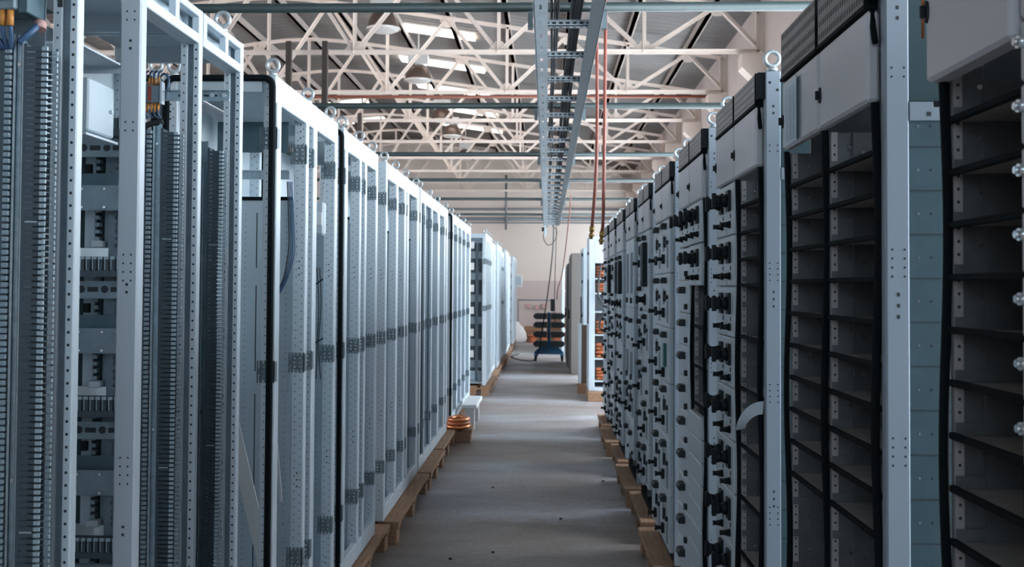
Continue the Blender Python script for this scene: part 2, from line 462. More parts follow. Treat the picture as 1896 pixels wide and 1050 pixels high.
def rung(m):
    m.box(LX0+.004, LX1-.004, -.02, .02, 0, .004, 'tray_zinc'); m.box(LX0+.004, LX1-.004, -.02, -.016, 0, .03, 'tray_zinc'); m.box(LX0+.004, LX1-.004, .016, .02, 0, .03, 'tray_zinc')
    for k in range(7):
        x = LX0+.05+k*.032; m.box(x, x+.018, -.0212, -.02, .010, .020, 'hole_dark'); m.box(x, x+.018, -.006, .006, -.0008, 0, 'hole_dark')
y = LY0+.2
while y < LY1:
    part('rung', cached('rung', rung), lad, (0,y,.0045)); y += .62
for i, (x, w, lab) in enumerate(((.03, .035, 'flat black cable bundle lying along the cable ladder, thinner one'), (.128, .06, 'thick dark cable bundle lying along the middle of the cable ladder'))):
    mb = MB()
    for k in range(3):
        pts = [(x+(k-1)*w*.33+.006*math.sin(yy*1.3+k+i*2), yy, LZ+.060+.006*math.sin(yy*2+k)) for yy in [LY0+.1+j*.5 for j in range(34)]]
        mb.tube(pts, w*.2, 'black_wire', 6)
    solo('cable_bundle', mb, lab, 'cables')
# ladder clamps that hang it from the pipes
for i, y in enumerate(BARY):
    for s, x in ((-1, LX0-.02), (1, LX1+.02)):
        mb = MB(); mb.box(x-.012, x+.012, y-.015, y+.015, .0, .082, 'tray_dark'); part('clamp', mb, lad)

# hanging cables at the end of the ladder
def hang(name, pts, r, mat, lab, cat='cable', group=None):
    mb = MB(); mb.tube(pts, r, mat, 6); return solo(name, mb, lab, cat, group=group)
def curve(ctrl, n=8):
    P = [Vector(c) for c in ctrl]; out = []
    for i in range(len(P)-1):
        p0 = P[max(i-1,0)]; p1 = P[i]; p2 = P[i+1]; p3 = P[min(i+2,len(P)-1)]
        for k in range(n):
            t = k/n; out.append(.5*((2*p1)+(p2-p0)*t+(2*p0-5*p1+4*p2-p3)*t*t+(3*p1-p0-3*p2+p3)*t**3))
    out.append(P[-1]); return out
hang('hanging_cable', curve([(.10,19.45,2.82),(.13,19.66,2.76),(.12,19.70,2.3),(.05,19.8,1.6),(-.08,19.9,.7),(-.2,20.2,.10),(-.45,20.6,.012),(-.75,21.6,.012),(-.62,22.6,.012)]), .012, 'black_wire', 'black cable hanging from the ladder end down to the floor beside the trolley')
hang('hanging_cable', curve([(.17,19.45,2.82),(.19,19.66,2.75),(.17,19.68,1.9),(.16,19.68,1.3),(.17,19.68,.75)]), .008, 'black_wire', 'thin straight cable dropping from the ladder end above the trolley')
hang('hanging_cable', curve([(.04,19.45,2.82),(.01,19.80,2.74),(-.07,19.82,2.52),(.02,19.82,2.36),(.14,19.8,2.42),(.20,19.8,2.62),(.10,19.78,2.76)]), .008, 'black_wire', 'looped cable curled below the end of the ladder')
hang('hanging_cable', curve([(.34,14.2,BZ-.02),(.33,14.6,2.6),(.30,15.5,2.2),(.26,16.6,1.75),(.20,17.6,1.5),(.19,18.2,1.3)]), .009, 'red_pipe', 'dull red hose hanging slack beside the far end of the ladder', 'hose')
mb = MB(); mb.box(-.05, .0, 19.62, 19.72, 2.52, 2.74, 'tray_zinc'); mb.box(-.10, -.052, 19.64, 19.70, 2.62, 2.70, 'black_plastic')
solo('socket_box', mb, 'small metal socket bracket fixed to the end of the cable ladder', 'socket')

# red air hoses
def hose(x0, x1, y, ztop, zb, lab, bend):
    r = thing('hanging_hose', lab, 'hose', (0,0,0), 'red air hoses')
    pts = curve([(x0,y,ztop),(x0+.004,y,ztop-.5*(ztop-zb)),(x1+bend*.3,y,zb+.25),(x1,y,zb)], 8)
    mb = MB(); mb.tube(pts, .0095, 'red_hose', 8); part('hose', mb, r)
    d = (Vector(pts[-1])-Vector(pts[-2])).normalized(); p = Vector(pts[-1])
    mb = MB(); mb.cyl(p, p+d*.03, .014, 'brass', 8); mb.cyl(p+d*.03, p+d*.075, .010, 'brass', 8); mb.cyl(p+d*.045, p+d*.06, .016, 'brass', 6)
    part('coupler', mb, r)
hose(.33, .315, 5.72, roof_z(.33)+.16, 1.84, 'longer red air hose with brass coupler hanging from the roof', .03)
hose(.285, .262, 5.8, 2.98, 1.875, 'shorter red air hose with brass coupler, hung from a bracket by the ladder', .06)
mb = MB(); mb.box(.248, .30, 5.78, 5.82, 2.985, 3.02, 'tray_zinc'); mb.box(.262, .275, 5.79, 5.81, 3.02, roof_z(.27)+.15, 'tray_zinc')
solo('hose_bracket', mb, 'thin steel drop bracket that carries the shorter red hose', 'bracket')

# high bay lamps
for i, (y, x) in enumerate([(13.35,-2.22), (16.7,-2.18), (20.7,-2.2), (22.9,-2.2), (27.0,-2.22)]):
    r = thing('bay_lamp', 'bell shaped copper coloured high bay lamp, %s one from the camera' % ORD[i], 'lamp', (x,y,4.98), 'high bay lamps')
    part('lamp_shade', cached('lamp_shade', lambda m: (m.lathe((0,0,0), [(.075,.27),(.12,.255),(.17,.20),(.205,.12),(.225,.03),(.228,.0),(.222,.0),(.20,.12),(.16,.19),(.07,.25)], 'lamp_copper', 24))), r)
    part('lamp_rim', cached('lamp_rim', lambda m: m.lathe((0,0,0), [(.232,.0),(.236,.012),(.232,.024),(.222,.012),(.15,-.02),(.0,-.03)], 'lamp_rim', 24)), r)
    part('ballast_box', cached('ballast_box', lambda m: (m.box(-.17,.17,-.08,.08,.30,.44,'lamp_box',.01), m.cyl((0,0,.26),(0,0,.31),.06,'lamp_box'))), r)
    part('hanging_rod', cached(('hanging_rod', i), lambda m: m.cyl((0,0,.44),(0,0,roof_z(x)-4.98+.1),.012,'lamp_box',8)), r)

# ------------------------------------------------------------------ pieces for the open white frames
plain('bolt_zinc', (.50, .55, .58), .42, .5)
def eyebolt_mesh(m):
    pts = [(.021*math.cos(2*PI*i/20), 0, .038+.021*math.sin(2*PI*i/20)) for i in range(20)]
    m.tube(pts, .0065, 'bolt_zinc', 8, closed=True); m.lathe((0,0,0), [(.0,.013),(.010,.013),(.016,.010),(.017,.0),(.0,.0)], 'bolt_zinc', 14)
plain('hinge_zinc', (.17, .22, .245), .38, .35, noise=.2, nscale=80)
def hinge_mesh(m):
    m.box(0, .054, -.004, 0, .012, .066, 'hinge_zinc')
    for k in range(4):
        x = .001+k*.0148; m.box(x, x+.008, -.004, 0, .066, .078, 'hinge_zinc'); m.box(x, x+.008, -.004, 0, 0, .012, 'hinge_zinc')
    m.box(.050, .054, -.004, .026, .004, .074, 'hinge_zinc'); m.box(-.010, -.004, -.002, 0, .0, .078, 'hinge_zinc'); m.box(-.006, .002, -.002, 0, .03, .05, 'hinge_zinc')
    for a in (.016, .038):
        for b in (.022, .039, .056): m.cyl((a,-.004,b), (a,-.0085,b), .0048, 'bright_steel', 8)
def holes_col(m, x, y, z0, z1, pitch, r, mat='hole_soft', off=0.0):
    z = z0+off
    while z < z1:
        m.disc((x,y-.0004,z), (0,-1,0), r, mat, 8); z += pitch
def post_mesh(style, w, h, xw=.05):
    # aisle face at x = 0, camera side at y = 0
    def f(m):
        if style == 'groove':
            m.box(-.018, 0, 0, w, 0, h, 'white_paint', .0025); m.box(-.035, -.018, .012, w, 0, h, 'dull_steel'); m.box(-xw-.004, -.035, .004, w, 0, h, 'white_paint', .0015)
            holes_col(m, -.0095, 0, .06, h-.05, .0255, .0032, 'hole_dark'); holes_col(m, -.044, .004, .07, h-.05, .0255, .0028)
        elif style == 'flat':
            m.box(-xw, 0, 0, w, 0, h, 'cover_paint', .004)
            for zc in (.32, .95, 1.42, 1.76, 2.02):
                for dz in ((-.02, 0) if zc > 1.7 else (-.03, -.01, .01, .03)):
                    for x in (-.016, -.034): m.disc((x,-.0004,zc+dz), (0,-1,0), .0024, 'hole_dark', 8)
            for zc in (.18, .80, 1.36, 1.93):
                for dz in (0, .018): m.box(-.028,-.022,-.0006,0,zc+dz,zc+dz+.006,'hole_dark')
        else:
            m.box(-xw, 0, 0, w, 0, h, 'white_paint', .003)
            holes_col(m, -.014, 0, .05, h-.04, .030, .0026); holes_col(m, -.036, 0, .065, h-.04, .030, .0026)
            for zc in (.15, .62, 1.45, h-.13):
                for dz in (-.026, 0, .026): m.disc((-.025,-.0004,zc+dz), (0,-1,0), .0034, 'hole_dark', 8)
    return cached(('post', style, round(w,4), round(h,3), xw), f)

def left_cabinet(label, y0, y1, X, posts, gasket=False, cut=False, depth=.4, top=2.26, bot=.14, bolts=None, hinges=True, panel_h=1.72, hz=(.28, 1.04, 1.86), panels=True, blue=False, name='open_cabinet'):
    h = top-bot; L = y1-y0
    r = thing(name, label, 'cabinet', (X,y0,bot), 'open white cabinet frames')
    for (ya, w, st) in posts:
        part('post', post_mesh(st, w, h), r, (0,ya-y0,0))
    for ya in (0, L-.03):
        part('rear_post', post_mesh('two', .03, h), r, (-depth+.05,ya,0))
    def rail(m):
        if not cut: m.box(-.03, -.0008, .001, L-.001, h-.098, h-.001, 'white_paint', .003)
        else:
            m.box(-.025, -.0008, .001, L-.001, h-.022, h-.001, 'white_paint', .002); m.box(-.05, -.0008, .001, L-.001, h-.095, h-.068, 'white_paint', .002)
            n = 2
            for k in range(n+1):
                yy = [.001, L*.52, L-.03][k]; m.box(-.02, -.0008, yy, yy+.026, h-.07, h-.02, 'white_paint', .001)
            m.box(-.05, -.048, .03, L-.03, h-.07, h-.02, 'sheet_paint')
    part('top_rail', cached(('top_rail', cut, round(L,3), round(h,3)), rail), r)
    def brail(m): m.box(-.032, -.0008, .001, L-.001, .001, .085, 'white_paint', .003)
    part('bottom_rail', cached(('bottom_rail', round(L,3)), brail), r)
    def roof(m):
        m.box(-depth+.002, -.031, .001, L-.001, h-.012, h-.003, 'sheet_paint')
        m.box(-depth+.002, -.051, .001, .02, h-.06, h-.012, 'sheet_paint'); m.box(-depth+.002, -.051, L-.02, L-.001, h-.06, h-.012, 'sheet_paint')
    part('roof_panel', cached(('roof_panel', round(L,3), round(h,3), depth), roof), r)
    def back(m):
        m.box(-depth+.001, -depth+.004, .03, L-.03, .02, h-.06, 'sheet_paint'); m.box(-depth+.004, -.033, .002, L-.002, .03, .036, 'sheet_paint')
    part('back_panel', cached(('back_panel', round(L,3), round(h,3), depth), back), r)
    if panels:
        def sp(m):
            m.box(-depth+.055, -.06, 0, .003, .04, panel_h, 'sheet_paint')
            for xc in (-.085, -.155, -.25, -.32):
                holes_col(m, xc, 0, .08, panel_h-.04, .024, .0022)
            for xc in (-.115, -.205, -.285):
                for (a, b) in ((.10,.38),(.47,.95),(1.04,1.38),(1.45,panel_h-.05)): m.box(xc-.002, xc+.002, -.0006, 0, a, b, 'hole_dark')
            for zc in (.42, 1.0): m.box(-.20, -.075, -.004, 0, zc-.035, zc+.035, 'sheet_paint', .001); m.cyl((-.085,-.003,zc+.02),(-.085,-.009,zc+.02),.004,'bright_steel',8)
            m.box(-depth+.055, -.06, -.006, 0, panel_h, panel_h+.014, 'rubber')
        used = 0
        for (ya, w, st) in posts[1:]:
            if ya-y0-used > .25 or ya is posts[-1][0]:
                part('side_sheet', cached(('side_sheet', depth, panel_h), sp), r, (0,ya-y0+w-.005,0)); used = ya-y0
    if hinges:
        for (ya, w, st) in posts:
            for z in hz: part('hinge', cached('hinge', hinge_mesh), r, (-.053,ya-y0,z))
    if gasket:
        def gk(m):
            x0, x1, z0, z1, R = -depth+.012, -.012, .012, h-.012, .03; pts = []
            for cx, cz, a0 in ((x1-R,z0+R,-90),(x1-R,z1-R,0),(x0+R,z1-R,90),(x0+R,z0+R,180)):
                for k in range(6):
                    a = math.radians(a0+k*18); pts.append((cx+R*math.cos(a), -.006, cz+R*math.sin(a)))
            m.tube(pts, .0115, 'rubber', 6, closed=True, smooth=False)
        part('gasket', cached(('gasket', depth, round(h,3)), gk), r)
    for yb in (bolts if bolts is not None else (y0+.03, y1-.03)):
        for xb in (-.02,) : part('eyebolt', cached('eyebolt', eyebolt_mesh), r, (xb,yb-y0,h))
    return r

XL = -.95
lab0 = 'white open cabinet frame '
A = left_cabinet(lab0+'beside the camera with terminal block and two slotted ducts', 1.60, 2.005, XL, [(1.60,.025,'groove'),(1.978,.027,'groove')], cut=True, bolts=(), hinges=False, panels=False)
B = left_cabinet(lab0+'holding the stacked wiring rig, with smooth corner post', 2.29, 2.708, XL, [(2.29,.035,'flat'),(2.682,.026,'groove')], cut=True, bolts=(), hinges=False, panels=False, top=2.275)
D = left_cabinet(lab0+'with cutout top rail and a slotted duct by the gasketed frame', 2.716, 3.078, XL, [(3.05,.028,'groove')], cut=True, bolts=(2.93,), hinges=False, panels=False, top=2.275)
L2 = left_cabinet(lab0+'two bays wide with black gasket end and blue hanging wires', 3.455, 4.50, XL, [(3.475,.055,'two'),(3.905,.04,'two'),(4.03,.06,'two'),(4.44,.055,'two')], gasket=True, bolts=(3.48, 4.0, 4.42))
L3 = left_cabinet(lab0+'two bays wide with black gasket end behind the blue wire frame', 4.64, 5.585, XL, [(4.67,.06,'two'),(5.04,.045,'two'),(5.19,.05,'two'),(5.52,.06,'two')], gasket=True, bolts=(4.68, 5.12, 5.5))
L4 = left_cabinet(lab0+'three bays wide with a plain perforated end post', 5.87, 7.41, XL, [(5.87,.05,'two'),(6.28,.075,'two'),(6.64,.075,'two'),(6.77,.085,'two'),(7.29,.11,'two')], bolts=(5.9, 6.35, 6.8, 7.35))
L5 = left_cabinet(lab0+'four bays wide with dark slotted duct at its front end', 7.48, 9.58, XL, [(7.48,.07,'two'),(7.76,.05,'groove'),(8.22,.06,'groove'),(8.70,.14,'two'),(9.25,.10,'two'),(9.45,.12,'two')], bolts=(7.55, 8.2, 8.8, 9.5))
L6 = left_cabinet(lab0+'with black gasket end standing over the copper coils', 10.05, 12.48, XL, [(10.08,.08,'two'),(10.6,.1,'two'),(11.1,.1,'two'),(11.65,.1,'two'),(12.3,.15,'two')], gasket=True, bolts=(10.1, 10.8, 11.6, 12.4))
XF = -.85
FAR = [(14.0,15.5),(15.54,17.0),(17.04,18.6),(18.64,20.2),(20.24,21.8),(21.84,23.6)]
for i, (a, b) in enumerate(FAR):
    n = 4; ps = [(a+.005,.07,'two')]+[(a+(b-a)*k/n,.09,'two') for k in range(1,n)]+[(b-.10,.095,'two')]
    lab = lab0+('whose end shows a grey lattice of wiring plates' if i == 0 else 'blurred in the far run, %s behind the lattice ended one' % ORD[i-1])
    o = left_cabinet(lab, a, b, XF+(0,-.02,.012,-.015,.02,0)[i], ps, bolts=(a+.05,(a+b)/2,b-.05), top=(2.27,2.23,2.25,2.20,2.26,2.22)[i], hinges=(i in (0,3)), hz=(1.04,1.7))
    if i == 0:
        mb = MB()
        for z in (.25, .55, .86, 1.17, 1.48, 1.78):
            mb.box(-.37, -.06, .05, .07, z, z+.10, 'dull_steel'); mb.box(-.25, -.17, .045, .05, z+.14, z+.24, 'bench_white')
        mb.box(-.15, -.11, .04, .07, .06, 2.0, 'duct_grey'); mb.box(-.36, -.30, .05, .07, .06, 2.0, 'dull_steel'); mb.box(-.37,-.06,.075,.08,.2,2.0,'duct_grey')
        part('mounting_rack', mb, o)
o = left_cabinet(lab0+'last of the far run with dark notched near edge', 24.1, 26.4, -.80, [(24.12,.1,'two'),(24.9,.1,'two'),(25.6,.1,'two'),(26.25,.1,'two')], bolts=(24.2,26.3), hinges=False)
mb = MB()
for k in range(7): mb.box(-.10, -.055, -.02, .03, .25+k*.27, .33+k*.27, 'black_plastic')
part('cable_entry', mb, o)
mb = MB(); mb.box(-.03, .17, 0, .12, 0, .32, 'bench_white', .01); mb.box(.0,.14,-.004,0,.05,.27,'cover_paint')
solo('control_box', mb, 'small white control box fixed on the last frame of the far run', 'box', (-.785, 25.2, 1.52))
# second row backing the gasketed frame
o = left_cabinet(lab0+'in the back row seen between the posts with rounded gasket', 3.455, 4.40, -1.368, [(3.475,.05,'two'),(4.34,.055,'two')], gasket=True, bolts=(3.48,4.3), hinges=False)
for xb in (-.36,): part('eyebolt', cached('eyebolt', eyebolt_mesh), o, (xb,.03,2.12))
part('eyebolt', cached('eyebolt', eyebolt_mesh), L2, (-.375,.03,2.12))

# slotted wiring ducts: teeth facing the camera, lips towards the aisle
def duct_mesh(h):
    def f(m):
        m.box(-.047, -.044, .003, .042, 0, h, 'duct_grey')
        for (ya, yb) in ((0, .0025), (.040, .0425)):
            m.box(-.047, -.040, ya, yb, 0, h, 'duct_grey')
            z = .004
            while z < h-.014:
                m.box(-.040, -.011, ya, yb, z, z+.0083, 'duct_grey')
                m.box(-.011, 0, ya-.0012, yb+.0012, z+.0004, z+.0078, 'duct_glint')
                z += .0118
        for z in (.25, .85, 1.45): m.box(-.039,-.015,-.0008,0,z,z+.003,'duct_glint')
    return cached(('cable_duct', h), f)
def nub_mesh(h):
    def f(m):
        m.box(-.05, -.012, .002, .03, 0, h, 'duct_grey')
        z = .003
        while z < h-.014:
            m.box(-.014, 0, 0, .03, z, z+.0102, 'duct_nub', .002); z += .0127
    return cached(('duct_edge', h), f)
def strip_mesh(h):
    def f(m):
        m.box(-.022, 0, .006, .008, 0, h, 'galvanised'); m.box(-.022, -.016, 0, .002, 0, h, 'galvanised'); m.box(-.006, 0, 0, .002, 0, h, 'galvanised')
        m.box(-.017, -.016, 0, .008, 0, h, 'galvanised'); m.box(-.006, -.005, 0, .008, 0, h, 'galvanised')
        for z in (.30, .95, h-.06): m.cyl((-.011,.006,z),(-.011,.001,z),.004,'bright_steel',8)
    return cached(('mounting_strip', h), f)
for (cab, ypos, yb, hh, wide) in ((A, 1.905, 1.60, 1.80, 1), (B, 2.60, 2.29, 1.745, 1), (D, 2.965, 2.716, 1.745, 1)):
    ly = ypos-yb
    part('cable_duct', duct_mesh(hh), cab, (-.025,ly,.05))
    part('mounting_strip', strip_mesh(hh+.02), cab, (-.072,ly+.004,.05))
    part('cable_duct', nub_mesh(hh+.01), cab, (-.097,ly,.05))
    def plate(m):
        m.box(-.23, -.056, .050, .053, 0, hh+.26 if cab is A else hh-.01, 'dull_steel')
        for z in (.3, .9, 1.5, hh-.03): m.cyl((-.060,.05,z),(-.060,.042,z),.005,'bright_steel',8)
    part('mounting_plate', cached(('mounting_plate', ypos), plate), cab, (0,ly,.05))
# terminal block with ferrules and wires in the near frame
ly = 1.905-1.60; zt = 1.915
mb = MB(); mb.box(-.19, -.075, ly-.03, ly+.045, zt-.005, zt+.085, 'dull_steel', .003); mb.box(-.075,-.055,ly-.02,ly+.045,zt-.01,zt+.085,'teal_panel',.002); mb.box(-.19,-.075,ly-.034,ly-.03,zt+.012,zt+.04,'black_plastic')
part('terminal_block', mb, A)
for k in range(4):
    x = -.134+k*.015
    mb = MB(); mb.cyl((x,ly-.02,zt-.005), (x,ly-.02,zt-.035), .0065, 'orange_wire', 8); part('ferrule', mb, A)
    mb = MB(); mb.tube(curve([(x,ly-.02,zt-.035),(x-.001,ly-.015,zt-.05),(-.116+k*.006,ly+.0,zt-.075)], 5), .0042, 'blue_wire', 6); part('wire', mb, A)
mb = MB(); mb.tube(curve([(-.058,ly+.03,zt-.02),(-.066,ly+.01,zt-.042),(-.085,ly+.006,zt-.062)], 5), .007, 'blue_wire', 8); mb.cyl((-.058,ly+.035,zt-.014),(-.056,ly+.03,zt-.03),.012,'meter_pink',8); part('cable', mb, A)
mb = MB(); mb.box(-.030,-.020,ly+.046,ly+.049,zt+.02,zt+.05,'hole_dark'); part('plate_slot', mb, A)

# stacked wiring rig inside the frame with the smooth corner post
ly = 2.60-2.29
HX0, HX1 = -.37, -.125
def hduct(m):
    m.box(HX0, HX1, .004, .03, 0, .006, 'duct_grey'); m.box(HX0, HX1, .026, .03, 0, .05, 'duct_grey'); m.box(HX0, HX1, 0, .004, -.004, .012, 'duct_grey')
    x = HX0+.004
    while x < HX1-.01:
        m.box(x, x+.0095, 0, .003, .012, .042, 'duct_grey'); m.box(x-.001, x+.0105, -.002, .003, .042, .050, 'duct_glint'); m.box(x, x+.002, -.001, .003, .014, .042, 'duct_glint'); x += .0165
def xbar(m):
    m.box(HX0, HX1, 0, .004, 0, .046, 'dull_steel', .001); m.box(HX0, HX1, -.012, .0, .044, .046, 'dull_steel')
    for k in range(4):
        x = HX0+.03+k*.062; m.disc((x,-.0006,.025), (0,-1,0), .010, 'hole_dark', 12); m.box(x+.016, x+.045, -.0006, 0, .018, .031, 'hole_dark')
def cplate(m):
    m.box(HX0, HX1-.03, -.02, -.018, 0, .066, 'dull_steel'); m.box(HX0+.02, HX1, .006, .008, .035, .10, 'teal_panel')
    for x in (HX0+.10, HX0+.16, HX1-.045):
        for z in (.008, .056): m.cyl((x,-.02,z),(x,-.026,z),.0035,'bright_steel',8)
def inner(m):
    m.box(HX0, HX1, .075, .078, 0, .30, 'inner_back')
    for x, mt in ((HX0+.07,'sheet_paint'), (HX0+.125,'dull_steel'), (HX0+.19,'sheet_paint')): m.box(x, x+.028, .06, .072, 0, .30, mt)
    for x in (HX0+.10, HX0+.158, HX0+.222):
        z = 0
        while z < .29: m.box(x, x+.014, .05, .07, z, z+.010, 'duct_nub'); z += .019
    m.box(HX0+.05, HX0+.10, .03, .06, .16, .17, 'sheet_paint'); m.box(HX0+.075, HX0+.09, .045, .06, .20, .225, 'black_plastic')
    m.box(HX0+.10,HX0+.13,.03,.06,.0,.018,'sheet_paint',.002)
for k, z in enumerate((.06, .425, .795, 1.165, 1.54)):
    zz = z+.24
    part('cross_duct', cached('cross_duct', hduct), B, (0,ly,zz)); part('cross_bar', cached('cross_bar', xbar), B, (0,ly,zz-.062))
    if k < 5: part('cover_plate', cached('rig_plate', cplate), B, (0,ly,zz-.205))
    part('busbar_recess', cached('busbar_recess', inner), B, (0,ly,zz-.30))
mb = MB(); mb.box(-.22,-.165, .09, .235, 1.755, 1.885, 'sheet_paint', .004); mb.cyl((-.165,.21,1.82),(-.158,.21,1.82),.005,'bright_steel',8); mb.box(-.24,-.16,.07,.25,1.742,1.748,'white_paint')
part('white_housing', mb, B)
mb = MB(); mb.box(-.36,-.15,.0,.26,1.945,1.95,'cover_paint'); mb.box(-.36,-.15,.26,.263,1.93,1.95,'cover_paint'); part('shelf_plate', mb, B)
mb = MB(); mb.tube(curve([(-.14,ly-.01,1.69),(-.137,ly-.01,1.76),(-.115,ly,1.80),(-.07,ly+.01,1.815)],6), .008, 'black_wire', 8); part('cable', mb, B)
mb = MB(); mb.box(-.16,-.11,ly-.05,ly-.046,1.86,1.92,'black_plastic'); part('bracket', mb, B)
# terminal rail behind the smooth post
rl = thing('terminal_rail', 'horizontal steel rail with orange ferrules and blue wires between the posts', 'rail', (XL,2.955,2.09))
mb = MB(); mb.box(-.30,-.004,0,.003,-.016,.016,'galvanised'); mb.box(-.30,-.004,-.008,0,.013,.016,'galvanised'); mb.box(-.30,-.004,-.008,0,-.016,-.013,'galvanised')
for k in range(6): mb.box(-.16+k*.026,-.145+k*.026,-.0008,0,-.003,.003,'hole_dark')
for x in (-.055,-.02): mb.cyl((x,0,0),(x,-.005,0),.007,'bright_steel',8)
part('rail_profile', mb, rl)
mb = MB(); mb.box(-.30,-.205,-.03,-.008,-.026,.026,'dull_steel',.002); mb.box(-.240,-.230,-.032,-.03,-.022,.022,'red_plastic'); mb.box(-.204,-.198,-.032,-.008,-.03,.036,'cover_paint'); part('terminal_block', mb, rl)
random.seed(3)
for s in (1, -1):
    mb = MB()
    for k in range(9):
        x = -.295+k*.0105; mb.cyl((x,-.02,s*.026),(x+random.uniform(-.006,.006),-.026,s*(.045+random.uniform(0,.012))),.0042,'orange_wire',6)
    part('ferrule', mb, rl)
    mb = MB()
    for k in range(7):
        x = -.29+k*.013; mb.tube(curve([(x,-.024,s*.045),(x+.004,-.03,s*.062),(x+.008,-.02,s*.070)],4),.0032,'blue_wire',6)
    if s > 0: mb.tube(curve([(-.21,-.02,.05),(-.195,-.02,.062),(-.182,-.02,.045),(-.186,-.02,.01)],5),.0035,'blue_wire',6)
    part('wire', mb, rl)
# blue wires and fittings inside the two-bay gasketed frame
mb = MB()
for k in range(4):
    mb.tube(curve([(-.030-k*.006,.345,1.78),(-.018-k*.007,.345,1.58),(-.018-k*.008,.345,1.50),(-.042-k*.005,.340,1.41),(-.072-k*.002,.335,1.345+.006*k)],8), .0026, 'blue_wire' if k < 3 else 'black_wire', 6)
mb.cyl((-.072,.335,1.35),(-.080,.333,1.335),.006,'orange_wire',6)
part('wire_bundle', mb, L2)
mb = MB(); mb.box(-.10,-.012,.82,.87,1.60,1.745,'sheet_paint',.008); mb.box(-.045,-.018,.812,.82,1.64,1.70,'bench_white',.003); part('junction_box', mb, L2)
mb = MB()
for k in range(2): mb.tube(curve([(-.028-k*.012,.82,1.46),(-.020-k*.01,.82,1.30),(-.030-k*.006,.82,1.12),(-.018-k*.02,.82,.98)],8),.0024,'black_wire',6)
mb.beam((-.045,.815,1.135),(-.008,.815,1.155),.006,.006,'black_plastic'); mb.beam((-.045,.815,1.385),(-.012,.815,1.41),.006,.006,'black_plastic'); part('tied_wires', mb, L2)
mb = MB(); mb.box(-.33,-.055,.40,.405,1.795,1.83,'galvanised'); mb.box(-.33,-.055,.393,.40,1.825,1.83,'galvanised'); part('cross_rail', mb, L2)
mb = MB(); mb.beam((-.225,.17,1.00),(-.045,.13,.33),.05,.004,'bench_white'); part('diagonal_brace', mb, L2)
mb = MB(); mb.beam((-.080,.28,.98),(-.030,.24,.58),.010,.006,'bench_white'); part('diagonal_brace', mb, L2)
mb = MB(); mb.box(-.34,-.06,.40,.404,1.90,2.02,'teal_panel'); part('upper_plate', mb, L2)
# dark duct on the front end of the four-bay frame
part('cable_duct', duct_mesh(1.9), L5, (0,.24,.05))
part('mounting_rack', cached('rack6', lambda m: [m.box(-.37,-.06,.06,.07,z,z+.09,'dull_steel') for z in (.3,.6,.9,1.2,1.5,1.8)]+[m.box(-.37,-.06,.08,.083,.2,2.0,'inner_plate')]), L6)

# ------------------------------------------------------------------ switchgear cabinets
XR, BOT, TOPZ = .64, .14, 2.16
H = TOPZ-BOT; W = .745; DEP = .62
def rpost(m):
    m.box(0, .0445, 0, .028, 0, H, 'post_paint', .003)
    def sq(z): m.box(.0205, .0255, -.0006, 0, z-.0035, z+.0035, 'hole_dark')
    def grid(z, n, p=.017):
        for k in range(n):
            for x in (.0115, .0345): m.disc((x,-.0004,z-k*p), (0,-1,0), .0024, 'hole_dark', 8)
    m.disc((.012,-.0004,H-.035), (0,-1,0), .0045, 'hole_dark', 10); m.disc((.034,-.0004,H-.057), (0,-1,0), .0045, 'hole_dark', 10)
    for z in (H-.105, H-.125): sq(z)
    for zc in (1.80, 1.455, 1.10, .745, .39):
        grid(zc, 2 if zc > 1.7 else 4)
    for zc in (1.37, .79, .25):
        for k in range(3): sq(zc-k*.021)
def side(m):
    m.box(.0455, DEP, .004, .012, 0, 1.70, 'teal_panel')
    k = 0
    z = 1.40-.083*16
    while z < 1.70:
        m.box(.0455, DEP, .0028, .004, z, z+.0022, 'seam_dark')
        for x in (.062, .085, .20, .40): m.disc((x,.0034,z+.04), (0,-1,0), .0025, 'bright_steel' if x == .062 else 'hole_dark', 8)
        z += .083
    m.box(.0455, .09, .0, .004, 1.70, 1.735, 'post_paint'); m.box(.09, DEP, .0, .004, 1.70, 1.725, 'post_paint'); m.box(.078, .085, -.0006, 0, 1.708, 1.716, 'hole_dark')
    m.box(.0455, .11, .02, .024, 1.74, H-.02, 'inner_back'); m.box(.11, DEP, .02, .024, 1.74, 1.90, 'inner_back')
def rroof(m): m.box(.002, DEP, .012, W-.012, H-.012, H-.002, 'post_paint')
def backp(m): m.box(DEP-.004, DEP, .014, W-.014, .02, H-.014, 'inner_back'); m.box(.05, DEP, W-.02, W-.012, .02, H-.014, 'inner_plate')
def base(m): m.box(.003, DEP, .004, W-.004, 0, .05, 'rubber')
NEAR, FARC = (.040, .378), (.392, .735)
def wavy(h, z0):
    def f(m):
        pts = [(.0035*math.sin(z*9+1), .0025*math.sin(z*7), z) for z in [z0+i*(h-z0)/40 for i in range(41)]]
        m.tube(pts, .0082, 'rubber', 6)
    return f
def partition(m):   # closes a column at its far side, facing the camera
    m.box(.0, DEP-.01, 0, .003, .05, 1.735, 'inner_plate')
    m.box(.003, .017, -.004, 0, .05, 1.735, 'strip_metal'); m.box(.052, .055, -.006, 0, .05, 1.735, 'inner_plate')
    z = .09
    while z < 1.72:
        m.disc((.010,-.0044,z), (0,-1,0), .0027, 'hole_dark', 8); z += .0207
    z = 1.40-.083*16
    while z < 1.72:
        for x, dz in ((.045,.052),(.075,.040),(.15,.045)): m.cyl((x,0,z+dz),(x,-.004,z+dz),.0042,'bright_steel',8)
        m.box(.003,.050,-.0055,-.0045,z+.001,z+.020,'inner_plate')
        z += .083
